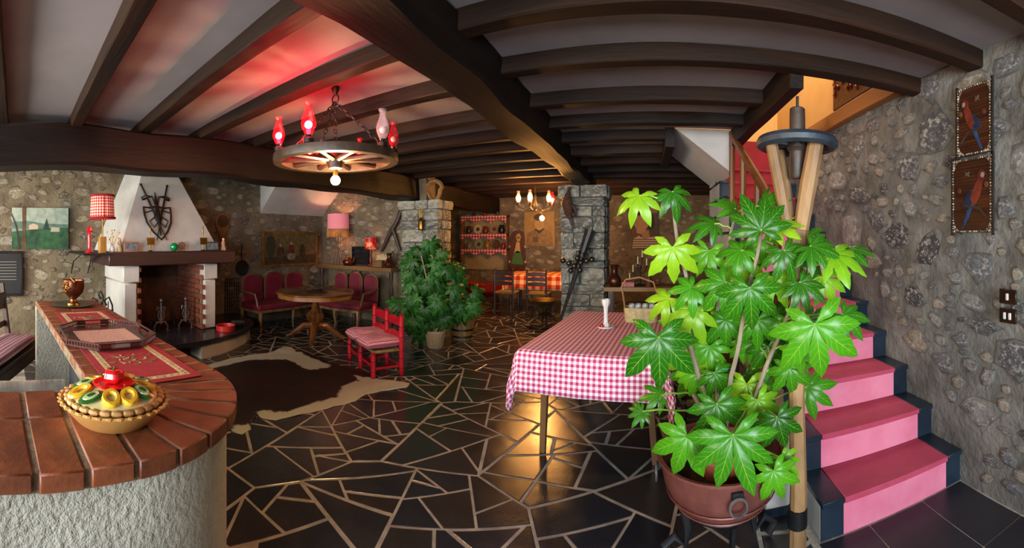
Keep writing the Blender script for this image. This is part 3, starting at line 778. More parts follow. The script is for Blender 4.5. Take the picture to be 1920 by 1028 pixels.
B().lathe([(.07, 0), (.075, .008), (.15, .02), (.16, .028), (.15, .026), (.06, .012), (0, .012)], n=24).build('plate', m_silv, t)
B().lathe([(.05, .012), (.085, .03), (.09, .05), (.08, .05), (.05, .024), (0, .022)], n=20).build('bowl', m_silv, t)

# ================================================================ cow hide on the floor
def zz(pts): return [(380 + x / 4.571, 630 + y / 4.571) for x, y in pts]
out_px = zz([(25, 260), (230, 200), (430, 165), (600, 140), (690, 95), (770, 100), (800, 140), (870, 145), (1000, 190), (1100, 235), (1200, 265), (1330, 285), (1430, 330), (1430, 365), (1640, 385), (1780, 410), (1740, 450), (1560, 470), (1400, 505), (1310, 565), (1130, 610), (980, 650), (800, 690), (620, 725), (500, 710), (460, 690), (400, 770), (410, 800), (350, 850), (260, 830)]) + [(424, 800), (415, 765), (400, 735), (380, 705)]
wh_px = [zz([(0, 270), (230, 190), (430, 150), (600, 120), (690, 80), (780, 90), (860, 160), (1110, 265), (940, 300), (870, 275), (720, 205), (420, 210), (260, 240), (170, 270), (80, 280)]),
         zz([(1290, 340), (1380, 360), (1640, 375), (1800, 410), (1740, 470), (1560, 490), (1400, 520), (1310, 580), (1130, 630), (980, 670), (800, 710), (620, 745), (490, 720), (465, 660), (560, 650), (740, 660), (900, 600), (1080, 540), (1170, 530), (1190, 440), (1340, 390)]),
         zz([(220, 850), (350, 870), (430, 800), (400, 765), (280, 780)])]
def inside(p, poly):
    r = False; j = len(poly) - 1
    for i in range(len(poly)):
        (xi, yi), (xj, yj) = poly[i], poly[j]
        if (yi > p[1]) != (yj > p[1]) and p[0] < (xj - xi) * (p[1] - yi) / (yj - yi) + xi: r = not r
        j = i
    return r
outl = [G(*p) for p in out_px]; whp = [[G(*p) for p in q] for q in wh_px]
pts = []
for i, a in enumerate(outl):                              # smooth wavy outline
    b_ = outl[(i + 1) % len(outl)]; n_ = max(1, int(math.dist(a, b_) / .05))
    for k in range(n_):
        f = k / n_; x, y = a[0] + (b_[0] - a[0]) * f, a[1] + (b_[1] - a[1]) * f
        pts.append((x + noise.noise(Vector((x * 9, y * 9, 1))) * .02, y + noise.noise(Vector((x * 9, y * 9, 5))) * .02))
bm = bmesh.new(); vs_ = [bm.verts.new((x, y, 0)) for x, y in pts]
for i in range(len(vs_)): bm.edges.new((vs_[i], vs_[(i + 1) % len(vs_)]))
bmesh.ops.triangle_fill(bm, use_beauty=True, edges=bm.edges[:])
x0, x1 = min(p[0] for p in pts), max(p[0] for p in pts); y0, y1 = min(p[1] for p in pts), max(p[1] for p in pts)
for axn, lo, hi in (((1, 0, 0), x0, x1), ((0, 1, 0), y0, y1)):
    q = lo + .03
    while q < hi:
        co = (q, 0, 0) if axn[0] else (0, q, 0)
        bmesh.ops.bisect_plane(bm, geom=bm.verts[:] + bm.edges[:] + bm.faces[:], plane_co=co, plane_no=axn); q += .03
bmesh.ops.triangulate(bm, faces=bm.faces[:])
me = bpy.data.meshes.new('cowhide_rug'); 
for v in bm.verts: v.co.z = .006 + max(0, noise.noise(Vector((v.co.x * 6, v.co.y * 6, 2)))) * .012
bm.to_mesh(me); bm.free()
ca = me.color_attributes.new('coat', 'FLOAT_COLOR', 'POINT')
for v in me.vertices:
    p = (v.co.x + noise.noise(Vector((v.co.x * 11, v.co.y * 11, 9))) * .02, v.co.y + noise.noise(Vector((v.co.x * 11, v.co.y * 11, 4))) * .02)
    w = any(inside(p, q) for q in whp); s = .5 + .5 * noise.noise(Vector((p[0] * 2.2, p[1] * 2.2, 0)))
    ca.data[v.index].color = hx('b6b9ac') if w else tuple(a * (1 - s) + c * s for a, c in zip(hx('1a181d'), hx('2c1a14')))
n = NT('cow_coat'); at = n.n('ShaderNodeAttribute', attribute_name='coat'); n.col(at.outputs['Color']); n.set(Roughness=.3)
n.bump(n.noise(n.coord('Object', (1, .35, 1), (0, 0, .4)), 90, 4), .8, .012)
hide = mobj('cowhide_rug', me, n.m, None, 60); sd = hide.modifiers.new('thickness', 'SOLIDIFY'); sd.thickness = .006; sd.offset = -1
tag(hide, 'black and white cowhide rug lying on the slate floor', 'rug')

# ================================================================ bench with cushion at far left
m_bench = mat('dark_bench_wood', '2b1a16', '40281f', 5, .55, bump=.25, stretch=(.15, 1, 1))
m_ging4 = gingham('mauve_gingham', .04, '7e2c40', 'b5808c', 'cfc2c6')
fd = Vector((-.91, .41, 0)).normalized(); bn = Vector((-.41, -.91, 0)).normalized()
BL = 1.7; bc = Vector((-3.24, .03, 0)) + fd * .28 + bn * .2
brz = math.atan2(-fd.y, -fd.x)
t = thing('wooden_bench', 'dark wooden bench with plank back beside the bar end wall', 'bench', bc, brz)    # local x along (towards camera), local -y is the back
sgn = -1 if Matrix.Rotation(brz, 3, 'Z').col[1].dot(bn) > 0 else 1
by = -sgn
B().box((0, 0, .385), (BL, .40, .045)).build('seat', m_bench, t, bevel=.006)
B().box((0, by * -.19, .32), (BL - .06, .025, .09)).build('front_rail', m_bench, t)
for sx in (-1, 1):
    B().box((sx * (BL / 2 - .05), by * -.17, .18), (.055, .055, .365)).build('leg', m_bench, t)
    B().tube([(sx * (BL / 2 - .05), by * .17, 0), (sx * (BL / 2 - .05), by * .18, .42), (sx * (BL / 2 - .05), by * .25, .98)], [.035, .035, .028], 4).build('back_post', m_bench, t, smooth=0)
B().box((0, by * .225, .80), (BL - .02, .03, .17)).build('back_plank', m_bench, t, bevel=.01)
B().box((0, by * .21, .56), (BL - .12, .02, .06)).build('back_rail', m_bench, t, bevel=.006)
cushion('bench_cushion', BL - .1, .38, .085, m_ging4, (bc.x, bc.y, .408), brz, 'long mauve gingham cushion on the dark wooden bench', seed=9)
# ================================================================ things on the bar
m_dish = mat('honey_glazed_earthenware', 'b9813f', 'cf9a55', 4, .3, coat=.4)
PC = Vector((-1.178, .345, ZB + .001))
t = thing('pie_dish', 'honey glazed ceramic pie dish with vegetable tart lid on the bar corner', 'pie dish', PC)
B().lathe([(.0, 0), (.108, 0), (.115, .006), (.15, .045), (.158, .052), (.163, .058), (.158, .063), (.148, .056), (.105, .012), (0, .012)], n=40).build('dish', m_dish, t)
for k in range(36):
    a = 2 * PI * k / 36
    B().sph((.159 * math.cos(a), .159 * math.sin(a), .060), .0075, 6, (1, 1.5, .6)).build('rim_bead', m_dish, t)
m_crust = mat('baked_crust', '9c6a38', 'c69455', 10, .6, bump=.3)
for k in range(28):
    a = 2 * PI * k / 28; M = Matrix.Rotation(a, 3, 'Z')
    b = B(); b.sph((0, 0, 0), 1, 8); 
    for v in b.bm.verts: v.co = M @ Vector((v.co.x * .013, v.co.y * .0185, v.co.z * .009)) + Vector((.137 * math.cos(a), .137 * math.sin(a), .066))
    b.build('crust_fold', m_crust, t)
m_cream = mat('cream_filling', 'e8d9a0', 'd9c070', 14, .35, coat=.3)
B().lathe([(0, .04), (.132, .055), (.128, .072), (.10, .084), (.06, .093), (.02, .096), (0, .0965)], n=32).build('filling', m_cream, t)
m_yel = mat('yellow_pepper', 'e0a91c', 'f0c53a', 6, .25, coat=.4); m_grn = mat('green_courgette', '1f4a17', '356a22', 8, .3, coat=.4); m_pale = mat('pale_courgette_flesh', 'b9c98a', 'a5b877', 8, .3, coat=.4)
r = random.Random(4)
def dome(d): return .097 - 1.15 * d * d
for k in range(11):
    a = 2 * PI * k / 11 + .2; d = .095 + r.uniform(-.012, .012); x, y = d * math.cos(a), d * math.sin(a); M = Matrix.Rotation(a + r.uniform(-.6, .6), 3, 'Z') @ Matrix.Rotation(.22, 3, 'Y')
    if k % 2:
        o = B().lathe([(.0, -.002), (.028, -.002), (.031, .001), (.026, .004), (0, .004)], (0, 0, 0), 14, sy=.7).build('courgette_slice', m_grn, t)
        i = B().lathe([(.0, .003), (.021, .003), (.019, .006), (0, .006)], (0, 0, 0), 12, sy=.65).build('flesh', m_pale, o)
        j = B().lathe([(0, .005), (.011, .005), (.01, .0075), (0, .0075)], (0, 0, 0), 10, sy=.6).build('seed_core', m_grn, o)
    else:
        o = B().tor((0, 0, 0), .019, .0075, 16, 6).build('pepper_ring', m_yel, t); o.scale = (1.25, .8, .8)
    o.location = (x, y, dome(d) + .003); o.rotation_euler = M.to_euler(); o.scale = [q * 1.3 for q in o.scale]
m_tom = mat('shiny_tomato', 'c40f12', 'd81c18', 3, .15, coat=.6)
for k in range(7):
    a = 2 * PI * k / 7; o = B().lathe([(0, -.002), (.026, -.002), (.03, .002), (.025, .006), (0, .006)], n=14).build('tomato_slice', m_tom, t)
    o.location = (.034 * math.cos(a), .034 * math.sin(a), .1 + .002 * (k % 2)); o.rotation_euler = (.15 * math.sin(a), -.15 * math.cos(a), a)
b = B(); R = []
for z, rr in ((.1, .012), (.106, .024), (.12, .031), (.134, .028), (.142, .018), (.140, .006)):
    R.append([b.bm.verts.new((rr * (1 + .07 * math.cos(5 * a)) * math.cos(a), rr * (1 + .07 * math.cos(5 * a)) * math.sin(a), z)) for a in [2 * PI * k / 25 for k in range(25)]])
b.rings(R).build('tomato_knob', m_tom, t)
B().tube([(0, 0, .138), (.003, 0, .147), (.008, .002, .152)], [.004, .003, .003], 6).build('stalk', m_grn, t)

# two red printed mats
def printed_mat(name, x0, x1, y0, y1, label, red):
    z = ZB + .0022
    t = thing(name, label, 'place mat', ((x0 + x1) / 2, (y0 + y1) / 2, z), 0, 'red mats on the bar'); w, h = (x1 - x0) / 2, (y1 - y0) / 2
    B().box((0, 0, .001), (2 * w, 2 * h, .002)).build('cloth', red, t)
    cream = mat('cream_print', 'cdb98c', 'a99468', 40, .9); ol = mat('olive_print', '5f5a2c', '857a45', 60, .9)
    e, bwid = .035, .03
    for c, d in (((0, h - e - bwid / 2), (2 * w - 2 * e, bwid)), ((0, -h + e + bwid / 2), (2 * w - 2 * e, bwid)), ((w - e - bwid / 2, 0), (bwid, 2 * h - 2 * e - 2 * bwid)), ((-w + e + bwid / 2, 0), (bwid, 2 * h - 2 * e - 2 * bwid))):
        s = B().box((c[0], c[1], .0024), (d[0], d[1], .0008)).build('border_band', cream, t)
        b = B(); L = max(d); q = int(L / .028)
        for k in range(q):
            u = -L / 2 + L * (k + .5) / q; px = (c[0] + u, c[1]) if d[0] > d[1] else (c[0], c[1] + u)
            b.lathe([(.0, .0027), (.007, .0027), (.007, .0032), (0, .0032)], (px[0], px[1], 0), 6, sy=.7)
        o = b.build('border_print', ol, s); o['kind'] = 'stuff'
    r = random.Random(len(label)); b = B()
    for k in range(30):
        a = r.uniform(0, 2 * PI); d = r.random() ** .6; x, y = d * .085 * math.cos(a), d * .12 * math.sin(a); ang = math.atan2(y, x) + r.uniform(-.5, .5); L = r.uniform(.02, .042)
        ca, sa = math.cos(ang), math.sin(ang)
        b.prism([(x + ca * u - sa * v, y + sa * u + ca * v) for u, v in ((-L / 2, 0), (0, .006), (L / 2, 0), (0, -.006))], .0024 + k * .00003, .003 + k * .00003)
    o = b.build('olive_sprig_print', ol, t); o['kind'] = 'stuff'
    b = B()
    for k in range(16):
        a = r.uniform(0, 2 * PI); d = r.random() ** .6; x, y = d * .08 * math.cos(a), d * .11 * math.sin(a); ang = r.uniform(0, PI); L = r.uniform(.015, .035); ca, sa = math.cos(ang), math.sin(ang)
        b.prism([(x + ca * u - sa * v, y + sa * u + ca * v) for u, v in ((-L / 2, 0), (0, .004), (L / 2, 0), (0, -.004))], .0035, .0042)
    o = b.build('cream_leaf_print', cream, t); o['kind'] = 'stuff'
m_matred = mat('red_cotton', '8e1420', 'a01c28', 20, .9, bump=.15, bscale=200)
printed_mat('place_mat', -2.02, -1.40, .40, .765, 'red printed place mat partly under the wooden tray, nearest the pie', m_matred)
printed_mat('place_mat', -2.93, -2.40, .42, .78, 'red printed place mat between the tray and the copper urn', m_matred)
# octagonal tray
m_tray = mat('mahogany_tray', '34120e', '4a1d15', 7, .35, stretch=(1, .2, 1), coat=.3)
TRC = (-2.13, .575); z = ZB + .0075
t = thing('serving_tray', 'octagonal mahogany gallery tray lying across the red mats', 'tray', (TRC[0], TRC[1], z))
oc = [(.27, -.1), (.27, .1), (.15, .215), (-.15, .215), (-.27, .1), (-.27, -.1), (-.15, -.215), (.15, -.215)]
B().prism(oc, 0, .008).build('base', m_tray, t)
for i in range(8):
    a, c = Vector(oc[i]), Vector(oc[(i + 1) % 8]); L = (c - a).length; m_ = (a + c) / 2; an = math.atan2((c - a).y, (c - a).x)
    outw = m_.normalized() * .012
    b = B(); M3 = Matrix.Rotation(an, 3, 'Z'); o3 = Vector((m_.x + outw.x, m_.y + outw.y, 0))
    for zc, hh in ((.011, .006), (.034, .006)): b.box(o3 + Vector((0, 0, zc)), (L + .012, .009, hh), M=M3)
    if i % 2 == 0:
        for s in (-1, 1): b.box(o3 + M3 @ Vector((s * L * .36, 0, .022)), (L * .26, .009, .022), M=M3)
    else:
        q = int(L / .016)
        for k in range(q + 1): b.box(o3 + M3 @ Vector((-L / 2 + L * k / q, 0, .022)), (.005, .007, .022), M=M3)
    b.build('gallery_side', m_tray, t, smooth=0)
n = NT('printed_menu'); co = n.coord('Object'); sp = n.n('ShaderNodeSeparateXYZ'); n.l(co, sp.inputs[0])
ln = n.math('LESS_THAN', n.math('FRACT', n.math('MULTIPLY', sp.outputs[0], 38)), .3); wdn = n.math('GREATER_THAN', n.noise(n.coord('Object', (38, 160, 1)), 1, 1), .52)
mg = n.math('LESS_THAN', n.math('ABSOLUTE', sp.outputs[1]), .09)
n.col(n.mix(n.math('MULTIPLY', n.math('MULTIPLY', ln, wdn), mg), 'c7a293', '6d4a44')); n.set(Roughness=.5)
o = B().box((0, 0, .0008), (.27, .3, .0016)).build('menu_sheet', n.m); o.location = (TRC[0] + .01, TRC[1], z + .0082); tag(o, 'pale printed sheet lying flat inside the mahogany tray', 'paper')
# copper urn on a pewter plate
m_cop = mat('aged_copper', '8a4a32', '5e3324', 6, .3, metal=.85, bump=.06)
m_brass = mat('aged_brass', '8c6a2c', '6a4e20', 8, .32, metal=.9)
UP = (-3.22, .61)
o = B().lathe([(.0, 0), (.11, 0), (.15, .008), (.17, .014), (.165, .018), (.11, .008), (0, .006)], n=28).build('pewter_plate', m_silv); o.location = (UP[0], UP[1], ZB + .001); tag(o, 'shallow pewter plate under the copper urn at the bar end', 'plate')
t = thing('copper_urn', 'footed copper urn with brass ornament at the far end of the bar', 'urn', (UP[0], UP[1], ZB + .0085))
B().lathe([(.045, 0), (.05, .012), (.028, .03), (.024, .045), (.04, .06), (.078, .1), (.088, .14), (.085, .185), (.09, .19), (.09, .196), (.08, .192), (.07, .1), (0, .07)], n=28).build('body', m_cop, t)
B().lathe([(.046, -.0), (.054, .0), (.05, .014), (.03, .03), (.028, .03)], n=20).build('foot', m_brass, t)
for k in range(9):
    a = -1.2 + .16 * (k % 5); zz_ = .11 + .03 * (k // 3); B().sph((.09 * math.cos(a), .09 * math.sin(a), zz_ + .01 * (k % 2)), .013, 7, (.7, 1, 1)).build('grape', m_brass, t)
B().tube([(.086, 0, .16), (.11, -.01, .19), (.06, -.03, .215), (.0, -.02, .21)], [.006, .008, .008, .004], 6).build('vine', m_brass, t)
# log and black jar on the low inner shelf
m_birch = mat('birch_bark', 'a8a294', '7e7769', 9, .8, bump=.4, stretch=(.4, 1, 1))
t = thing('birch_log', 'pale birch log lying on the low shelf inside the bar', 'log', (-1.80, .13, .787))
B().tube([(.0, -.30, 0), (.004, 0, .002), (0, .17, 0)], [.041, .042, .042], 12).build('bark', m_birch, t)
B().cyl((0, .168, 0), (0, .173, 0), .034, n=12).build('cut_end', mat('cut_wood', '8a6a3f', '6d5230', 12, .8), t)
t = thing('black_jar', 'small round black jar beside the birch log inside the bar', 'jar', (-1.68, .36, .7455))
B().lathe([(.03, 0), (.045, .03), (.045, .06), (.025, .08), (.0, .085)], n=14).build('body', m_iron, t)
B().sph((0, 0, .09), .012, 8).build('knob', m_iron, t)
# ================================================================ helpers for things hung on walls
def wallthing(name, label, cat, O, N, group=None):
    N = Vector(N); Z = Vector((0, 0, 1)); U = Z.cross(N)
    t = thing(name, label, cat, (0, 0, 0), 0, group)
    t.matrix_basis = Matrix(((U.x, 0, N.x, O[0]), (U.y, 0, N.y, O[1]), (U.z, 1, N.z, O[2]), (0, 0, 0, 1)))
    return t
def flat(c, c2=None, sc=12, rough=.7): return mat('paint_' + c + (c2 or ''), c, c2 or c, sc, rough)
def picture(t, w, h, layers, z0=.012, bg=('canvas', '888888', None)):
    B().box((0, 0, z0 / 2), (w, h, z0)).build(bg[0], flat(bg[1], bg[2], 6), t)
    for k, (nm, poly, c, c2) in enumerate(layers):
        B().prism([((u - .5) * w, (v - .5) * h) for u, v in poly], z0, z0 + .0008 * (k + 1)).build(nm, flat(c, c2), t, smooth=0)
def frame(t, w, h, fw, d, m):
    for sx in (-1, 1): B().box((sx * (w / 2 - fw / 2), 0, d / 2), (fw, h, d)).build('frame_side', m, t, bevel=.004)
    for sy in (-1, 1): B().box((0, sy * (h / 2 - fw / 2), d / 2), (w - 2 * fw, fw, d)).build('frame_side', m, t, bevel=.004)
def ell(cx, cy, rx, ry, n=14, rot=0): return [(cx + rx * math.cos(a) * math.cos(rot) - ry * math.sin(a) * math.sin(rot), cy + rx * math.cos(a) * math.sin(rot) + ry * math.sin(a) * math.cos(rot)) for a in [2 * PI * k / n for k in range(n)]]
NL, NB, NR = (1, 0, 0), (0, -1, 0), (-1, 0, 0)
EPS = .03

# ---------------------------------------------------------------- left wall
ya, za = WX(22, 390, XL); yb, zb = WX(127, 467, XL)
t = wallthing('landscape_painting', 'unframed oil painting of a green hill farm and tree trunk', 'painting', (XL + EPS, (ya + yb) / 2, (za + zb) / 2), NL)
picture(t, yb - ya, za - zb, [
    ('painted_sky', [(0, .55), (1, .55), (1, 1), (0, 1)], '7f9084', 'a3ae9e'), ('painted_ridge', [(0, .5), (0, .66), (.3, .68), (.55, .62), (1, .6), (1, .45)], '4a6456', '5f7a6a'),
    ('painted_field', [(0, 0), (1, 0), (1, .52), (.6, .5), (.25, .46), (0, .42)], '163524', '2f5f3a'), ('painted_house', [(.3, .48), (.46, .48), (.46, .58), (.38, .62), (.3, .58)], 'b9a58c', None),
    ('painted_house', [(.68, .42), (.84, .42), (.84, .52), (.7, .54)], 'a5a08e', None), ('painted_cypress', [(.55, .48), (.66, .46), (.61, .74)], '1d3a30', None),
    ('painted_trunk', [(.17, 0), (.26, 0), (.24, .5), (.25, 1), (.18, 1), (.185, .5)], '4a3322', '5e4430'), ('painted_branch', [(.12, 0), (.15, 0), (.09, .55), (0, .85), (0, .8), (.07, .52)], '3a2a1e', None)], .02)
ya, za = WX(488, 434, XL); yb, zb = WX(592, 496, XL)
t = wallthing('genre_painting', 'dark old genre painting in a gilt frame above the crimson sofa', 'painting', (XL + EPS, (ya + yb) / 2, (za + zb) / 2), NL)
m_giltf = mat('old_gilt_frame', '6b4a1e', '94702f', 12, .4, metal=.5)
w, h = yb - ya, za - zb
frame(t, w, h, .045, .035, m_giltf)
picture(t, w - .08, h - .08, [('painted_haze', [(0, .45), (1, .45), (1, 1), (0, 1)], '4a4026', '6b5c36'), ('painted_ground', [(0, 0), (1, 0), (1, .3), (0, .25)], '2c2112', '473819'), ('painted_figure', ell(.3, .4, .07, .22), '5c3c24', '2c1c12'), ('painted_figure', ell(.5, .42, .06, .25), '6e2a20', '3a1a14'), ('painted_figure', ell(.5, .25, .08, .12), '8d8468', '5d5238'), ('painted_figure', ell(.72, .42, .06, .24), '40351f', '241a0e'), ('painted_tree', ell(.12, .6, .09, .35), '2a2814', '3d3a1e'), ('painted_face', ell(.5, .68, .022, .05), 'a58662', None), ('painted_face', ell(.3, .62, .022, .05), '9a7c5c', None)], .015, ('canvas', '4a3a1e', '66522c'))
yb, zb = WX(8, 525, XL + .3)
t = wallthing('chalkboard', 'black framed chalkboard with a pale grid above the bench', 'chalkboard', (XL + EPS, .12, .97), NL)
frame(t, .5, .62, .03, .03, m_iron)
picture(t, .46, .58, [('chalk_line', [(.1, .35 + .07 * k), (.85, .35 + .07 * k), (.85, .365 + .07 * k), (.1, .365 + .07 * k)], '77776f', None) for k in range(7)], .012, ('slate', '17181a', '1f2023'))
# bracket shelf with lamp
y0, y1 = 1.02, 1.325
t = wallthing('bracket_shelf', 'small black wall shelf left of the fireplace hood', 'shelf', (XL + .004, (y0 + y1) / 2, 1.265), NL)
B().box((0, 0, .52), (y1 - y0, .022, 1.03)).build('board', m_iron, t)
for s in (-1, 1): B().tube([(s * .12, -.3, .02), (s * .12, -.12, .2), (s * .12, -.012, .7)], .008, 6).build('bracket', m_iron, t)
m_shade = NT('lit_gingham_shade'); co = m_shade.coord('UV'); sp = m_shade.n('ShaderNodeSeparateXYZ'); m_shade.l(co, sp.inputs[0])
ab = [m_shade.math('LESS_THAN', m_shade.math('FRACT', m_shade.math('MULTIPLY', sp.outputs[i], 1 / .034)), .5) for i in (0, 1)]
c_ = m_shade.ramp(m_shade.math('MULTIPLY', m_shade.math('ADD', ab[0], ab[1]), .5), [(0, 'f0c9b0'), (.3, 'd0685c'), (.8, '96101c')], 'CONSTANT')
m_shade.col(c_); m_shade.l(c_, m_shade.b.inputs['Emission Color']); m_shade.set(Roughness=.9, Emission_Strength=.1); m_shade = m_shade.m
def shade_mesh(r0, r1, z0, z1, n=32):
    V = []; UV = []; Fc = []
    for j in range(2):
        for k in range(n + 1):
            a = 2 * PI * k / n; r = (r0, r1)[j]; V.append((r * math.cos(a), r * math.sin(a), (z0, z1)[j])); UV.append((a * r0, (z0, z1)[j]))
    for k in range(n): Fc.append((k, k + 1, n + 2 + k, n + 1 + k))
    return V, Fc, UV
LY = WX(195, 440, XL + .18)[0]
t = thing('gingham_table_lamp', 'table lamp with red gingham shade on the black wall shelf', 'lamp', (-4.85, 1.275, 1.2765))
B().box((0, 0, .1), (.085, .085, .2)).build('body', mat('ochre_wood_block', '8a6226', 'a3772f', 7, .5, stretch=(1, 1, .2)), t, bevel=.006)
B().cyl((0, 0, .2), (0, 0, .42), .012, n=8).build('stem', m_brass, t)
o = pyd('shade', *shade_mesh(.15, .138, .42, .70)[:2], m_shade, t, 60, shade_mesh(.15, .138, .42, .70)[2])
s = o.modifiers.new('thickness', 'SOLIDIFY'); s.thickness = .004
for z_, r_ in ((.425, .152), (.695, .141)):
    b = B()
    for k in range(40): a = 2 * PI * k / 40; b.sph((r_ * math.cos(a), r_ * math.sin(a), z_), .016, 6)
    q = b.build('pompom_trim', mat('crimson_fringe', '7a0a18', '94101f', 8, .9), t); q['kind'] = 'stuff'
B().sph((0, 0, .52), .028, 10).build('bulb', glow('warm_bulb_soft', 'ffc890', 55), t)
RY = WX(168, 440, XL + .2)[0]
t = thing('red_candlestick', 'turned red wooden candlestick on the black wall shelf', 'candlestick', (-5.0, 1.15, 1.2765))
B().lathe([(.055, 0), (.058, .012), (.03, .03), (.02, .05), (.026, .09), (.018, .13), (.026, .18), (.018, .23), (.03, .26), (.05, .275), (.045, .29), (.025, .31), (.012, .325)], n=14).build('stem', m_red, t)
B().tube([(.03, 0, .27), (.06, 0, .24), (.04, 0, .2), (.02, 0, .19)], .006, 6).build('curl_handle', m_red, t)
t = thing('dried_bouquet', 'yellow dried flower bouquet in a small jug at the left end of the mantel', 'bouquet', (XL + .9, 1.40, 1.2905))
B().lathe([(.02, 0), (.035, .03), (.02, .07), (.025, .08), (.018, .08), (0, .05)], n=10).build('jug', m_ceram, t)
r = random.Random(5); m_dry = mat('dried_straw_flowers', 'a3843a', 'c2a04e', 14, .9)
for k in range(14):
    a = r.uniform(0, 2 * PI); q = r.uniform(.03, .09); z_ = r.uniform(.15, .27); B().tube([(0, 0, .07), (q * .5 * math.cos(a), q * .5 * math.sin(a), z_ * .6), (q * math.cos(a), q * math.sin(a), z_)], [.002, .002, .001], 4).build('stalk', m_dry, t)
    B().sph((q * math.cos(a), q * math.sin(a), z_), .011, 6).build('flower_head', m_dry, t)

# ---------------------------------------------------------------- on and around the fireplace
MX = XL + .925; MZ = 1.2905
def my(px): return WX(px, 465, MX)[0]
m_dkiron = mat('bronzed_iron', '1e1512', '33241c', 10, .45, metal=.5)
cz = 1.77; sx_ = XL + .85 - (cz - 1.29) * .377 + .02
t = thing('coat_of_arms', 'wrought iron shield with two crossed swords on the fireplace hood', 'wall ornament', (sx_, my(306) + .03, cz))
ta = math.atan(.377); t.matrix_basis = Matrix.Translation((sx_, my(306) + .02, cz)) @ Matrix(((0, -math.sin(ta), math.cos(ta), 0), (1, 0, 0, 0), (0, math.cos(ta), math.sin(ta), 0), (0, 0, 0, 1)))
sh = [(-.19, .1), (-.19, 0), (-.17, -.12), (-.1, -.25), (0, -.36), (.1, -.25), (.17, -.12), (.19, 0), (.19, .1), (.09, .09), (0, .12), (-.09, .09)]
B().tube([(x, y, .012) for x, y in sh], .013, 6, closed=True).build('shield_rim', m_dkiron, t)
for s in (-1, 1):
    B().tube([(s * .17, .02, .012), (s * .06, .06, .014), (s * .05, -.04, .014), (s * .13, -.1, .014), (s * .08, -.19, .013), (s * .02, -.12, .013), (s * .05, -.05, .013)], .009, 6).build('scroll', m_dkiron, t)
    B().tube([(s * .02, .14, .012), (s * .05, .26, .012), (s * .14, .27, .012), (s * .2, .24, .012), (s * .19, .20, .012), (s * .15, .215, .012)], .008, 6).build('scroll', m_dkiron, t)
    d = Vector((s * .19, .42, .03)); e = Vector((-s * .07, -.37, .02))
    B().tube([d + (e - d) * .25, e], [.016, .006], 4, flat=.4).build('sword_blade', mat('blackened_steel', '23211f', '37332f', 9, .4, metal=.7), t)
    B().cyl(d, d + (e - d) * .22, .014, n=8).build('sword_grip', m_dkiron, t)
    q = d + (e - d) * .24; pv = Vector((e - d).cross(Vector((0, 0, 1)))).normalized() * .07
    B().tube([q - pv, q, q + pv], .009, 6).build('sword_guard', m_dkiron, t)
    B().sph(d, .02, 8).build('pommel', m_dkiron, t)
B().tube([(0, -.3, .014), (0, 0, .018), (0, .2, .014), (0, .33, .012)], [.008, .03, .016, .004], 8).build('crest_spine', m_dkiron, t)
for k, (px, lab) in enumerate(((245, 'small framed photograph at the left end of the mantel'), (397, 'small framed photograph at the right end of the mantel'))):
    t = thing('photo_frame', lab, 'photo frame', (MX + .015, my(px), MZ), PI / 2)
    M = Matrix.Rotation(-.2, 3, 'X')
    B().box((0, 0, .06), (.2, .012, .12), M=M).build('frame', m_silv, t)
    B().box((0, -.007, .061), (.16, .004, .088), M=M).build('photo', flat('6d7d84', '3f4c52', 20), t)
    B().box((0, .03, .035), (.02, .01, .075), M=Matrix.Rotation(.35, 3, 'X')).build('strut', m_iron, t)
for px, lab in ((282, 'brass plaque on a thin stand left of the iron shield'), (381, 'brass plaque on a thin stand right of the iron shield')):
    t = thing('brass_plaque_stand', lab, 'ornament', (MX, my(px), MZ))
    B().lathe([(.03, 0), (.032, .006), (.008, .02), (.007, .04), (.012, .06), (.006, .08), (.006, .24), (.012, .26), (.004, .3)], n=10).build('stand', m_brass, t)
    B().box((.012, 0, .13), (.006, .11, .09)).build('plaque', m_brass, t, bevel=.003)
    B().tor((0, 0, .315), .014, .003, 12, 5, M=RY90).build('ring', m_brass, t)
o = B().sph((0, 0, .055), .055, 18).build('green_glass_ball', mat('green_glass_gloss', '0a6b3a', '0d7d45', 3, .08, coat=.6)); o.location = (MX + .005, my(326), MZ); tag(o, 'shiny green glass ball on the mantel', 'ball')
t = thing('ship_wheel_ornament', 'small red ship wheel ornament beside the green ball', 'ornament', (MX, my(341), MZ))
B().tor((0, 0, .07), .04, .009, 18, 6, M=RY90).build('wheel', m_gilt, t)
for k in range(8): a = 2 * PI * k / 8; B().cyl((0, 0, .07), (0, .062 * math.cos(a), .07 + .062 * math.sin(a)), .004, n=5).build('spoke', m_gilt, t)
B().box((0, 0, .005), (.05, .07, .01)).build('base', m_gilt, t)
for px, lab, c in ((421, 'small pink and gold porcelain figurine at the right mantel end', 'c99a86'), (226, 'small grey porcelain figurine beside the dried bouquet on the mantel', '9a938a')):
    t = thing('figurine', lab, 'figurine', (MX - .03, my(px), MZ))
    B().lathe([(.035, 0), (.04, .02), (.028, .06), (.02, .09), (.026, .12), (.012, .14)], n=12).build('gown', flat(c, 'a3824a', 20), t)
    B().sph((0, 0, .155), .018, 8).build('head', flat('d0b09a'), t)
    B().tube([(0, -.02, .115), (.02, -.045, .09), (.03, -.02, .08)], .007, 5).build('arm', flat('d0b09a'), t)
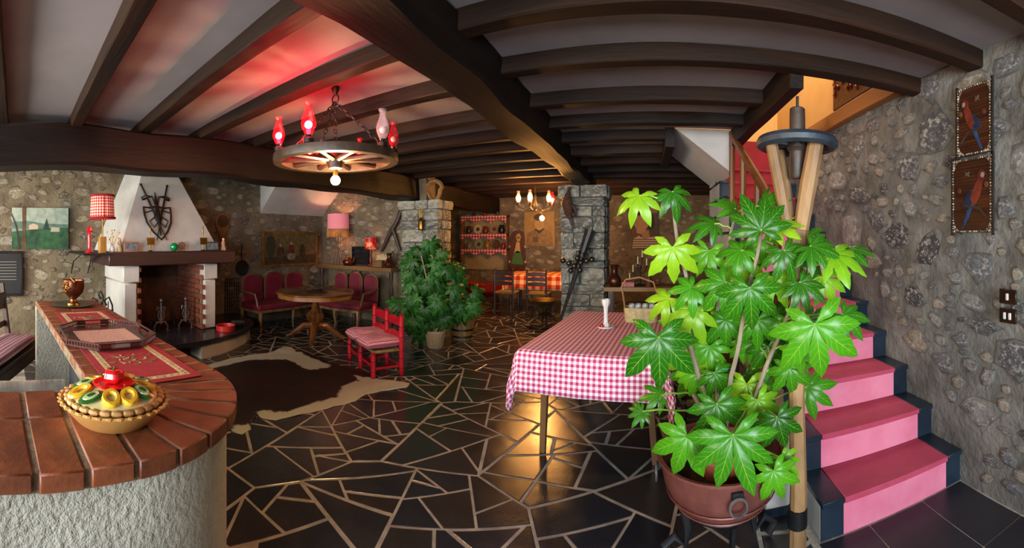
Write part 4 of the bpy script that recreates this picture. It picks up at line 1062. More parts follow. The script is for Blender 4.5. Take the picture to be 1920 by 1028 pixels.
# andirons
def andiron(p, lab):
    t = thing('andiron', lab, 'andiron', p)
    B().tube([(0, 0, .1), (0, 0, .2), (0, 0, .38)], [.016, .02, .012], 8).build('shaft', m_silv2, t)
    B().sph((0, 0, .405), .026, 10).build('ball_finial', m_silv2, t)
    for s in (-1, 1):
        B().tube([(0, s * .02, .3), (0, s * .055, .32), (0, s * .06, .28), (0, s * .03, .27), (0, s * .045, .2), (0, s * .02, .14)], .007, 6).build('scroll', m_silv2, t)
        B().tube([(0, 0, .12), (.0, s * .06, .12), (0, s * .1, .06), (0, s * .09, 0), (0, s * .12, .006)], .011, 6).build('foot', m_silv2, t)
    B().tube([(0, 0, .1), (-.15, 0, .09), (-.36, 0, .08), (-.38, 0, .0)], .011, 6).build('log_bar', m_silv2, t)
m_silv2 = mat('grey_wrought_iron', '8a8688', '5c585a', 9, .4, metal=.7)
for px, lab in ((302, 'left grey iron andiron with ball finial on the hearth'), (348, 'right grey iron andiron with ball finial on the hearth')):
    yy = WX(px, 600, XL + .72)[0]; andiron((XL + .72, yy, .2305), lab)
p = G(423, 620, .23)
t = thing('red_enamel_dish', 'low red enamel dish on the right of the hearth', 'dish', (p[0], p[1], .2305))
B().lathe([(.12, 0), (.125, .004), (.13, .075), (.122, .075), (.116, .01), (0, .008)], n=24).build('bowl', mat('red_enamel', '9c1c1e', 'b02a28', 6, .35), t)
for s in (-1, 1): B().tor((s * .138, 0, .055), .016, .004, 10, 5, M=RX90).build('handle', m_iron, t)
p = G(452, 612, .23)
o = B().lathe([(.05, 0), (.08, .01), (.105, .05), (.1, .05), (.06, .014), (0, .012)], n=20).build('pewter_bowl', m_silv); o.location = (p[0] - .08, p[1], .2305); tag(o, 'dull pewter bowl behind the red dish on the hearth', 'bowl')
# iron scroll stand left of the fireplace
t = thing('iron_fireside_stand', 'black scrolled iron fireside stand left of the fireplace', 'fireside stand', (-4.78, 1.24, .2305))
for s in (-1, 1): B().tube([(0, s * .16, 0), (0, s * .15, .2), (0, s * .14, .42), (0, s * .1, .52), (0, s * .04, .48), (0, s * .07, .42)], .012, 6).build('upright', m_iron, t)
for z_ in (.12, .36): B().cyl((0, -.155, z_), (0, .155, z_), .009, n=6).build('crossbar', m_iron, t)
B().tube([(0, 0, .12), (0, 0, .36), (0, .03, .52), (0, 0, .6), (0, -.03, .55), (0, 0, .5)], .01, 6).build('finial', m_iron, t)
for k in range(3): B().cyl((-.05 + .05 * k, .1 - .1 * k, 0), (-.04 + .05 * k, .1 - .1 * k, .46), .008, n=6).build('poker', m_iron, t)
for s in (-1, 1): B().cyl((-.15, s * .16, .0125), (.15, s * .16, .0125), .0125, n=6).build('foot', m_iron, t)
# bellows-shaped board, pan, iron rack right of the hood
yy, z_ = WX(408, 420, XL); 
t = wallthing('wooden_bellows', 'brown wooden fireside bellows hanging right of the hood', 'bellows', (XL + EPS, yy + .06, z_), NL)
B().prism([(-.03, -.3), (.03, -.3), (.06, -.18), (.13, -.02), (.13, .1), (.09, .17), (0, .19), (-.09, .17), (-.13, .1), (-.13, -.02), (-.06, -.18)], 0, .04).build('board', mat('tan_leather_wood', '6a4420', '80562c', 6, .5), t, bevel=.01)
B().prism(ell(0, .04, .1, .1), .04, .05).build('leather', mat('dark_leather', '3a2414', '4b3019', 9, .6), t)
B().cyl((0, -.3, .02), (0, -.42, .02), .012, .008, n=8).build('nozzle', m_brass, t)
yy, z_ = WX(450, 502, XL)
t = wallthing('hanging_pan', 'round black iron pan hanging by its handle beside the sofa', 'pan', (XL + EPS, yy, z_), NL)
B().lathe([(0, 0), (.115, 0), (.13, .035), (.124, .035), (.11, .008), (0, .008)], n=24).build('bowl', m_iron, t)
B().box((0, .245, .02), (.025, .26, .01)).build('handle', m_iron, t, bevel=.004)
B().tor((0, .385, .02), .018, .004, 12, 5).build('hook_ring', m_iron, t)
yy, z_ = WX(430, 555, XL)
t = wallthing('chestnut_rack', 'dark wire chestnut rack hanging right of the fireplace', 'rack', (XL + EPS, yy + .02, z_), NL)
for k in range(7): B().cyl((-.13 + k * .043, -.3, .02), (-.13 + k * .043, .3, .02), .006, n=5).build('wire', m_dkiron, t)
for k in range(10): B().cyl((-.14, -.28 + k * .063, .03), (.14, -.28 + k * .063, .03), .006, n=5).build('crosswire', m_dkiron, t)

# ---------------------------------------------------------------- plank shelf along the partition and its things
m_plank = mat('old_pine_plank', '5c4024', '7d5a34', 5, .6, bump=.3, stretch=(.15, 1, 1))
t = thing('plank_shelf', 'long old pine plank shelf on turned posts behind the sofa', 'shelf', (-4.65, YP - .16, 0))
hewn((-.98, 0, .935), (.76, 0, .935), .28, .07, rng, .01).build('plank', m_plank, t, smooth=40)
for x in (-.9, -.1, .70):
    B().lathe([(.03, 0), (.03, .1), (.022, .13), (.036, .3), (.022, .5), (.03, .62), (.02, .7), (.034, .8), (.034, .9)], (x, -.05, 0), 10).build('turned_post', m_dkwood, t)
SZ = .973
def sxy(px, Y=YP - .17): return WY(px, 480, Y)[0]
t = thing('copper_kettle', 'round copper kettle on the plank shelf under the pink lamp', 'kettle', (sxy(656), YP - .22, SZ))
B().lathe([(.07, 0), (.095, .03), (.1, .07), (.08, .11), (.04, .13), (.038, .135), (.02, .15), (0, .155)], n=20).build('body', m_cop, t)
B().tube([(.08, 0, .05), (.13, 0, .08), (.145, 0, .13)], [.02, .014, .01], 8).build('spout', m_cop, t)
B().tube([(-.06, 0, .11), (-.05, 0, .19), (.03, 0, .2), (.06, 0, .12)], .007, 6).build('handle', m_brass, t)
t = thing('black_slatted_rack', 'black slatted letter rack on the plank shelf', 'rack', (sxy(672), YP - .12, SZ))
B().box((0, .04, .175), (.36, .02, .33)).build('back', m_iron, t)
for k in range(4): B().box((0, -.01, .06 + .085 * k), (.36, .012, .05)).build('slat', mat('black_lacquer', '121214', '1c1c1f', 9, .3), t, bevel=.003)
for s in (-1, 1): B().box((s * .175, .015, .17), (.012, .07, .34)).build('side', m_iron, t)
t = thing('red_shade_lamp', 'small lamp with red patterned shade on the plank shelf', 'lamp', (sxy(695), YP - .17, SZ))
B().lathe([(.05, 0), (.055, .02), (.02, .05), (.03, .12), (.016, .18), (.016, .3)], n=12).build('base', mat('dark_red_base', '4d0d12', '641219', 7, .4), t)
m_rs = NT('lit_red_shade'); cc = m_rs.ramp(m_rs.noise(m_rs.coord('Object'), 9, 2), [(.5, '8a0a12'), (.56, 'd8703a')]); m_rs.col(cc); m_rs.l(cc, m_rs.b.inputs['Emission Color']); m_rs.set(Emission_Strength=.35)
o = B().lathe([(.1, .3), (.098, .5)], n=20, cap=False).build('shade', m_rs.m, t)
B().sph((0, 0, .37), .022, 8).build('bulb', glow('warm_bulb_small', 'ffb070', 60), t)
t = thing('white_wire_basket', 'fan shaped white wicker basket on the plank shelf', 'basket', (sxy(717), YP - .15, SZ))
b = B()
for k in range(9):
    a = PI * (k + .5) / 9; B().tube([(0, 0, .06), (.08 * math.cos(a), 0, .06 + .09 * math.sin(a)), (.17 * math.cos(a), 0, .06 + .16 * math.sin(a))], [.016, .02, .018], 6, flat=.4).build('rib', m_wick, t)
B().lathe([(.12, 0), (.14, .03), (.16, .075), (.15, .075), (.11, .006), (0, .006)], n=18, sy=.45).build('bowl', m_wick, t)
t = thing('wooden_casket', 'little brown wooden casket in front of the white fan basket', 'box', (sxy(709, YP - .26), YP - .26, SZ))
B().box((0, 0, .05), (.2, .08, .1)).build('body', m_tablewood, t, bevel=.004)
B().box((0, 0, .11), (.21, .085, .02)).build('lid', m_tablewood, t, bevel=.006)
t = thing('copper_pitcher', 'dark copper pitcher with tall handle at the right end of the plank shelf', 'pitcher', (sxy(730, YP - .25), YP - .25, SZ))
B().lathe([(.06, 0), (.085, .03), (.09, .07), (.06, .12), (.035, .17), (.035, .21), (.05, .24), (.044, .24), (.03, .21), (0, .2)], n=18).build('body', mat('dark_copper', '4a2a20', '6b3f2e', 7, .35, metal=.8), t)
B().tube([(.04, 0, .22), (.075, 0, .27), (.1, 0, .2), (.085, 0, .08)], .008, 6).build('handle', m_dkiron, t)
t = thing('pink_shade_lamp', 'lamp with pink fringed shade on thin wire legs in the wall corner', 'lamp', (sxy(634, YP - .24), YP - .24, SZ))
for k in range(4): a = PI / 2 * k + .5; B().tube([(.1 * math.cos(a), .1 * math.sin(a), 0), (.03 * math.cos(a), .03 * math.sin(a), .3), (.045 * math.cos(a), .045 * math.sin(a), .55)], .006, 5).build('wire_leg', m_dkiron, t)
B().cyl((0, 0, .3), (0, 0, .75), .008, n=6).build('stem', m_brass, t)
m_ps = NT('lit_pink_shade'); m_ps.col('d9848c'); m_ps.b.inputs['Emission Color'].default_value = hx('d9707a'); m_ps.set(Emission_Strength=.16, Roughness=.9)
B().lathe([(.2, .62), (.195, .93)], n=28, cap=False).build('shade', m_ps.m, t)
b = B()
for k in range(64): a = 2 * PI * k / 64; b.cyl((.203 * math.cos(a), .203 * math.sin(a), .66), (.207 * math.cos(a), .207 * math.sin(a), .51), .008, .006, 4)
o = b.build('fringe', mat('golden_fringe', '8f6f3c', 'a9854a', 30, .9), t); o['kind'] = 'stuff'
B().sph((0, 0, .78), .03, 8).build('bulb', glow('warm_bulb_mid', 'ffc898', 200), t)
xx, z_ = WY(747, 430, YP - .03)
t = wallthing('forked_branch', 'dark forked wooden branch hanging on the wall left of the pillar', 'branch', (xx - .1, YP - EPS, z_), NB)
B().tube([(.19, .34, .03), (.1, .14, .035), (.0, .0, .035)], [.04, .035, .04], 8).build('stem', m_bench, t)
for ex, ey in ((-.24, -.38), (.15, -.36)): B().tube([(.0, .02, .035), (ex * .45, ey * .4, .03), (ex, ey, .03)], [.036, .032, .024], 8).build('prong', m_bench, t)
# on the first pillar
t = thing('horse_collar', 'leather horse collar standing on top of the left stone pillar', 'horse collar', (-3.29, 5.88, 2.077))
pts = [(.15 * math.sin(a) * (1.0 if math.cos(a) < 0 else .7), 0, .16 - .155 * math.cos(a)) for a in [2 * PI * k / 20 for k in range(20)]]
B().tube(pts, [.03 + .012 * (1 - abs(math.cos(2 * PI * k / 40))) for k in range(20)], 8, closed=True).build('padding', mat('tan_leather', '6d4a26', '8f6a3a', 9, .55, bump=.2), t)
B().tube([(x * 1.0, -.04, z_) for x, y, z_ in pts], .013, 6, closed=True).build('hame', mat('pale_rope', 'a58a58', '8a7042', 20, .8), t)
t = thing('hanging_lantern', 'brass lantern with dried grasses hanging on the left stone pillar', 'lantern', (WY(790, 420, 5.66)[0], 5.655, WY(790, 432, 5.66)[1]))
B().lathe([(.05, 0), (.055, .015), (.05, .02), (.05, .14), (.055, .15), (.02, .2), (.008, .22)], n=8).build('body', m_brass, t)
for k in range(7): B().tube([(.0, 0, .14), (-.03 + .01 * k, -.015, .25), (-.09 + .03 * k, -.02, .33 + .02 * (k % 3))], .004, 4).build('grass', m_dry, t)
B().tube([(0, 0, .22), (0, .02, .3), (0, .07, .32)], .004, 5).build('hook', m_iron, t)

# ---------------------------------------------------------------- things on the second pillar
PY = 6.36
xx, z_ = WY(1068, 392, PY)
t = wallthing('stuffed_pheasant', 'stuffed brown game bird hanging on the right stone pillar', 'stuffed bird', (xx, PY - .02, z_), NB)
B().tube([(0, .28, .05), (-.01, .2, .07), (-.02, .08, .09), (0, -.06, .08), (.02, -.16, .05)], [.02, .05, .085, .07, .025], 10).build('body', mat('brown_feathers', '3a2214', '5a3a20', 18, .9, bump=.6, bscale=40), t)
B().tube([(.02, -.1, .05), (.05, -.26, .04), (.06, -.36, .035)], [.03, .014, .006], 6).build('tail', m_dkwood, t)
B().tube([(.02, .1, .07), (.1, -.02, .06), (.12, -.15, .05)], [.03, .04, .01], 6).build('wing', m_dkwood, t)
B().sph((.01, .31, .06), .03, 8).build('head', m_dkwood, t); B().cyl((.02, .31, .085), (.04, .3, .12), .008, .002, 6).build('beak', m_brass, t)
a = WY(1106, 432, PY - .1); c = WY(1046, 612, PY - .2)
t = thing('sleigh_bell_harness', 'old harness shaft with a cluster of round bells leaning on the right pillar', 'harness', (c[0], PY - .26, 0))
A0 = Vector((a[0] - c[0], .17, a[1])); C0 = Vector((-.02, 0, .0)); ax_ = A0 - C0
m_hleath = mat('black_harness_leather', '1c1917', '322d2a', 12, .45, bump=.2)
B().tube([C0, C0 + ax_ * .35, C0 + ax_ * .66], [.014, .026, .045], 8).build('shaft', m_hleath, t)
B().tube([C0 + ax_ * .76, C0 + ax_ * .86, A0], [.06, .065, .08], 10).build('socket', m_hleath, t)
B().tube([C0 + ax_ * .64, C0 + ax_ * .78], [.045, .06], 10).build('collar', m_dkiron, t)
m_bell = mat('dull_bell_metal', '6b665a', '4d4940', 8, .3, metal=.85)
for k, (du, dv) in enumerate(((-.24, .03), (-.15, -.01), (-.07, -.05), (.03, .0), (.12, .03), (-.12, -.12), (.02, -.11), (.2, .05), (-.02, .07))):
    q = C0 + ax_ * .69 + Vector((du, -.07, dv)); o = B().sph(q, .045, 12).build('bell', m_bell, t)
for k in range(6): q = C0 + ax_ * (.74 + .02 * (k % 3)) + Vector((-.08 + .035 * k, -.05, .03 * (k % 2))); B().tor(q, .035, .007, 12, 5, M=RX90).build('iron_scroll', m_dkiron, t)

# ---------------------------------------------------------------- back wall
x0, x1 = WY(872, 420, YB)[0], WY(956, 420, YB)[0]; W_ = x1 - x0; zs_ = [WY(910, p_, YB)[1] for p_ in (408, 440, 468)]
t = wallthing('plate_rack', 'three tier wall rack with scalloped red gingham edging', 'plate rack', ((x0 + x1) / 2, YB - EPS, zs_[2] - .45), NB)
m_ging5 = gingham('red_shelf_gingham', .075, '8d1f2a', 'b9616a', 'd5b9b0', 'Object')
zr = [z_ - (zs_[2] - .45) for z_ in zs_]
B().box((0, (zr[0] - .0) / 2, .01), (W_, zr[0] + .1, .02)).build('back_board', mat('pale_limewash', '9a8a66', '857550', 3, .9), t)
for z_ in zr:
    s = B().box((0, z_, .12), (W_, .025, .22)).build('shelf_board', m_plank, t)
    poly = [(-W_ / 2, z_ + .02), (-W_ / 2, z_ - .16)]
    for k in range(3):
        for i in range(1, 9): f = i / 8; poly.append((-W_ / 2 + W_ * (k + f) / 3, z_ - .16 + .1 * math.sin(PI * f)))
    poly.append((W_ / 2, z_ + .02))
    B().prism(poly, .232, .238).build('gingham_edging', m_ging5, t)
for s_ in (-1, 1): B().box((s_ * (W_ / 2 - .01), zr[0] / 2, .11), (.02, zr[0] + .1, .2)).build('side_board', m_plank, t)
def jug(name, lab, cat, x, z, kind, c, k=1.0):
    o3 = thing(name, lab, cat, (x, YB - EPS - .13, z)); m_ = mat('glaze_' + c, c, c, 5, .35)
    if kind == 'plate':
        B().lathe([(0, 0), (.07 * k, .002), (.115 * k, .015), (.118 * k, .02), (.07 * k, .01), (0, .008)], (0, .05, .118 * k), 20, M=Matrix.Rotation(PI / 2 - .12, 3, 'X')).build('dish', m_, o3)
        B().lathe([(.03 * k, .0), (.05 * k, .0), (.05 * k, .003), (.03 * k, .003)], (0, .037, .118 * k), 16, M=Matrix.Rotation(PI / 2 - .12, 3, 'X')).build('painted_ring', mat('glaze_ring', '6d3b2a', '4a2418', 8, .4), o3)
    else:
        B().lathe([(.05 * k, 0), (.075 * k, .05 * k), (.07 * k, .12 * k), (.045 * k, .17 * k), (.055 * k, .2 * k), (.05 * k, .2 * k), (.04 * k, .16 * k), (0, .1 * k)], n=14).build('body', m_, o3)
        B().tube([(.05 * k, 0, .18 * k), (.11 * k, 0, .17 * k), (.11 * k, 0, .09 * k), (.07 * k, 0, .06 * k)], .009, 6).build('handle', m_, o3)
xs_ = lambda f: x0 + W_ * f
Zs = [z_ + .0135 for z_ in zs_]
jug('earthenware_jug', 'dark glazed jug on the middle rack shelf, at left', 'jug', xs_(.15), Zs[1], 'jug', '3a2418')
jug('painted_plate', 'cream plate standing at the left of the middle rack shelf', 'plate', xs_(.34), Zs[1], 'plate', 'b5a27a')
jug('earthenware_jug', 'red glazed jug at the centre of the middle rack shelf', 'jug', xs_(.52), Zs[1], 'jug', '6d1f1a', .95)
jug('painted_plate', 'tan plate standing at the right of the middle rack shelf', 'plate', xs_(.7), Zs[1], 'plate', '8a7350')
jug('earthenware_jug', 'black glazed jug on the middle rack shelf, at right', 'jug', xs_(.87), Zs[1], 'jug', '1c1a1a', 1.1)
jug('earthenware_jug', 'grey stoneware jug on the bottom rack shelf, at left', 'jug', xs_(.16), Zs[2], 'jug', '6b655a', .9)
jug('painted_plate', 'pale green plate standing on the bottom rack shelf', 'plate', xs_(.36), Zs[2], 'plate', '7d8461')
jug('earthenware_jug', 'ochre jug at the centre of the bottom rack shelf', 'jug', xs_(.56), Zs[2], 'jug', '8a6226', 1.1)
jug('painted_plate', 'dark brown plate standing on the bottom rack shelf', 'plate', xs_(.74), Zs[2], 'plate', '4d3a26')
jug('earthenware_jug', 'small crimson jug on the bottom rack shelf, at right', 'jug', xs_(.9), Zs[2], 'jug', '7a1622', .8)
jug('earthenware_jug', 'squat dark jug on the top rack shelf, at left', 'jug', xs_(.25), Zs[0], 'jug', '2b2620', .55)
jug('earthenware_jug', 'squat red jug at the centre of the top rack shelf', 'jug', xs_(.5), Zs[0], 'jug', '7d2018', .6)
jug('earthenware_jug', 'squat olive jug on the top rack shelf, at right', 'jug', xs_(.78), Zs[0], 'jug', '4f4a2a', .55)
# arched painted panel
xa, za = WY(959, 432, YB); xb, zb = WY(987, 512, YB); w, h = xb - xa, za - zb
t = wallthing('arched_painted_panel', 'arched dark red wooden panel painted with a green clad figure', 'painted panel', ((xa + xb) / 2 - .02, YB - EPS, (za + zb) / 2), NB)
arch = lambda s: [(-w / 2 * s, -h / 2 * s), (w / 2 * s, -h / 2 * s)] + [(w / 2 * s * math.cos(a), h / 2 * s - w / 2 * s + w / 2 * s * math.sin(a)) for a in [PI * k / 10 for k in range(11)]]
B().prism(arch(1), 0, .03).build('frame_board', mat('oxblood_wood', '3d1410', '541d16', 6, .5), t, bevel=.006)
B().prism(arch(.8), .03, .034).build('painted_ground', flat('5c2a18', '40200f', 8), t)
for nm, pl, c_ in (('painted_skirt', [(-.16, -.3), (.16, -.32), (.1, -.02), (0, .02), (-.08, -.04)], '3f6a2a'), ('painted_torso', [(-.08, -.04), (.08, -.02), (.06, .22), (-.02, .24)], 'b59a5a'), ('painted_head', ell(.03, .3, .05, .06), 'b08a5c'), ('painted_hat', [(-.04, .33), (.1, .33), (.06, .44), (-.01, .42)], 'a8863a')):
    B().prism(pl, .034, .037).build(nm, flat(c_), t, smooth=0)
for k in range(4): B().prism(ell((-.2, .2)[k % 2], (.12, -.25)[k // 2], .025, .03, 8), .034, .037).build('painted_flower', flat('b8a084'), t, smooth=0)
# sepia portraits, painted simply
xa, za = WY(984, 398, YB); xb, zb = WY(1041, 462, YB); w, h = xb - xa, za - zb
t = wallthing('sepia_portrait', 'golden sepia portrait of a person in a collared jacket on the back wall', 'portrait', ((xa + xb) / 2, YB - EPS, (za + zb) / 2), NB)
picture(t, w, h, [('printed_jacket', [(.04, 0), (.96, 0), (.9, .38), (.68, .5), (.34, .5), (.1, .38)], '6d5228', '8a6a38'), ('printed_collar', [(.34, .5), (.5, .36), (.68, .5), (.6, .52), (.4, .52)], '3f2d14', None), ('printed_face', ell(.5, .66, .15, .2), 'b08a50', 'a07a42'), ('printed_hair', ell(.5, .84, .19, .1), '3a2812', '4a3418'), ('printed_pocket', [(.3, .12), (.46, .12), (.46, .26), (.3, .26)], '553e1c', None)], .02, ('canvas', 'a07c40', '8a6832'))
xa, za = WY(1183, 388, YB); xb, zb = WY(1233, 465, YB); w, h = xb - xa, za - zb
t = wallthing('sepia_portrait', 'large sepia photograph of a person in a striped shirt, head in profile', 'portrait', ((xa + xb) / 2, YB - EPS, (za + zb) / 2), NB)
picture(t, w, h, [('printed_wall', [(0, .85), (1, .85), (1, 1), (0, 1)], '8a6a44', None), ('printed_hair', ell(.52, .72, .33, .2, 18), '241a14', '33261c'), ('printed_face', [(.12, .56), (.2, .66), (.24, .78), (.5, .8), (.62, .6), (.56, .4), (.4, .33), (.22, .36), (.2, .46)], 'b08a64', 'a17c58'), ('printed_nape', ell(.72, .6, .17, .16), '241a14', None), ('printed_ear', ell(.6, .56, .05, .07), 'a8825c', None), ('printed_neck', [(.42, .36), (.66, .44), (.72, .2), (.4, .2)], '9a7652', None), ('printed_shirt', [(.05, 0), (1, 0), (1, .28), (.72, .26), (.5, .2), (.3, .3), (.1, .22)], 'b59f84', None)] + [('printed_stripe', [(.06, .03 + .055 * k), (1, .03 + .055 * k), (1, .05 + .055 * k), (.07, .05 + .055 * k)], '4a3a2c', None) for k in range(4)], .02, ('canvas', '5c4630', '4a3826'))
# dining table at the back with three chairs
TX, TY = -1.98, 8.15
t = thing('back_dining_table', 'wooden dining table under the orange lit gingham cloth in the back room', 'table', (TX, TY, 0))
B().box((0, 0, .73), (1.5, .8, .04)).build('tabletop', m_dkwood, t)
for sx in (-1, 1):
    for sy in (-1, 1): B().cyl((sx * .66, sy * .33, 0), (sx * .66, sy * .33, .71), .03, n=8).build('leg', m_dkwood, t)
o = cloth('tablecloth', 1.52, .82, .7515, .3, gingham('bold_red_gingham', .16, 'a02a1c', 'cf7a4e', 'e6c79a'), seed=6, cells=(40, 26), flare=.03); o.location = (TX, TY, 0)
tag(o, 'bold red and cream checked cloth on the back dining table', 'tablecloth')
for k, (px, lab) in enumerate(((951, 'dark ladder back chair at the back dining table, nearer the plate rack'), (1011, 'dark ladder back chair at the back dining table, nearer the right pillar'))):
    q = WY(px, 500, 7.45); ladder_chair((q[0], 7.42, 0), PI, lab, H=.90, group='ladder back chairs at the back dining table')
m_cand = mat('white_candle_wax', 'd8cfb8', 'c8bea4', 5, .5)
# copper basin on a scrolled iron stand
p = G(1021, 612)
t = thing('basin_on_stand', 'wide copper basin on a scrolled iron stand left of the right pillar', 'basin', (p[0], p[1], 0))
B().lathe([(.14, .36), (.2, .38), (.245, .43), (.25, .445), (.24, .445), (.19, .395), (0, .375)], n=28).build('basin', mat('dark_brass_basin', '5a4526', '755c34', 7, .35, metal=.8), t)
for k in range(4):
    a = PI / 2 * k + .4; c, s = math.cos(a), math.sin(a)
    B().tube([(.22 * c, .22 * s, .0), (.25 * c, .25 * s, .06), (.17 * c, .17 * s, .1), (.1 * c, .1 * s, .2), (.16 * c, .16 * s, .3), (.13 * c, .13 * s, .365)], .012, 6).build('scroll_leg', m_iron, t)
B().tor((0, 0, .2), .1, .01, 20, 6).build('ring', m_iron, t)
# red boat shaped trough
t = thing('boat_trough', 'red boat shaped wooden trough under the plate rack', 'trough', (WY(905, 545, 8.75)[0], 8.75, 0))
b = B(); R = []
for i in range(13):
    f = i / 12 * 2 - 1; wv = .22 * (1 - f * f) ** .6 + .015; zk = .1 + .26 * f * f; zt_ = .42 + .12 * f * f
    R.append([b.bm.verts.new(q) for q in ((f * .62, -wv, zt_), (f * .6, -wv * .75, zk + (zt_ - zk) * .4), (f * .58, 0, zk), (f * .6, wv * .75, zk + (zt_ - zk) * .4), (f * .62, wv, zt_), (f * .6, wv * .9, zt_ - .015), (f * .56, 0, min(zt_ - .03, zk + .2)), (f * .6, -wv * .9, zt_ - .015))])
b.rings(R).build('hull', mat('faded_red_paint', '8d1a16', 'a62a20', 6, .5), t)
for s in (-1, 1): B().box((s * .3, 0, .08), (.05, .34, .16)).build('cradle', m_dkwood, t)
r = random.Random(3)
for k in range(14): B().sph((r.uniform(-.3, .3), r.uniform(-.1, .1), .36 + r.uniform(0, .03)), .035, 7, (1, 1, .7)).build('shell', flat('b8b2a4', '8d8678', 14), t)

# ---------------------------------------------------------------- console table right of the pillar
t = thing('console_table', 'rustic wooden console table right of the right stone pillar', 'table', (.02, 5.62, 0))
hewn((-.56, 0, .785), (.6, 0, .785), .42, .05, rng, .008).build('tabletop', mat('tan_plank', '7d5c34', '94713f', 5, .55, bump=.2, stretch=(.15, 1, 1)), t, smooth=40)
for sx in (-1, 1):
    for sy in (-1, 1): B().box((sx * .48, sy * .14, .38), (.06, .06, .76)).build('leg', m_dkwood, t)
B().box((0, 0, .3), (1.0, .32, .03)).build('lower_shelf', m_dkwood, t)
KZ = .8105
t = thing('copper_jug', 'bulbous dark copper jug on the console table', 'jug', (WY(1152, 520, 5.55)[0], 5.55, KZ))
B().lathe([(.06, 0), (.085, .03), (.095, .08), (.075, .13), (.045, .17), (.042, .24), (.06, .28), (.064, .29), (.055, .29), (.036, .24), (0, .2)], n=20).build('body', mat('dark_copper', '4a2a20'), t)
B().tube([(.055, 0, .26), (.1, 0, .23), (.11, 0, .14), (.085, 0, .08)], .009, 6).build('handle', m_dkiron, t)
t = thing('candelabrum', 'iron candelabrum with thin white candles on the console table', 'candelabrum', (WY(1200, 520, 5.6)[0], 5.6, KZ))
B().lathe([(.07, 0), (.075, .012), (.015, .03), (.012, .28)], n=12).build('stem', m_iron, t)
for k, (dx, dz) in enumerate(((-.14, .06), (-.095, .17), (-.03, .28), (.03, .37), (.09, .26), (.15, .12))):
    B().tube([(0, 0, .05 + dz * .5), (dx * .6, 0, dz * .6 + .02), (dx, 0, dz + .0)], .006, 5).build('arm', m_iron, t)
    B().lathe([(.008, dz), (.018, dz + .012), (.016, dz + .018)], (dx, 0, 0), 8).build('drip_pan', m_iron, t)
    B().cyl((dx, 0, dz + .018), (dx, 0, dz + .115), .008, n=7).build('candle', m_cand, t)
t = thing('red_tin_box', 'flat red patterned tin box on the console table', 'box', (WY(1178, 530, 5.58)[0], 5.52, KZ))
B().box((0, 0, .03), (.17, .1, .06)).build('body', mat('red_pattern_tin', '7a1a1a', 'b06a5c', 16, .4), t, bevel=.004); B().box((0, 0, .064), (.175, .105, .012)).build('lid', m_redgl, t, bevel=.003)
t = thing('brown_mug', 'brown glazed mug beside the candelabrum on the console table', 'mug', (WY(1216, 520, 5.55)[0], 5.5, KZ))
B().lathe([(.045, 0), (.05, .01), (.048, .11), (.043, .11), (.04, .015), (0, .012)], n=14).build('body', mat('brown_glaze', '4a2a1c', '5e3826', 7, .3), t); B().tor((.058, 0, .06), .028, .007, 12, 5, M=RX90).build('handle', mat('brown_glaze', ''), t)

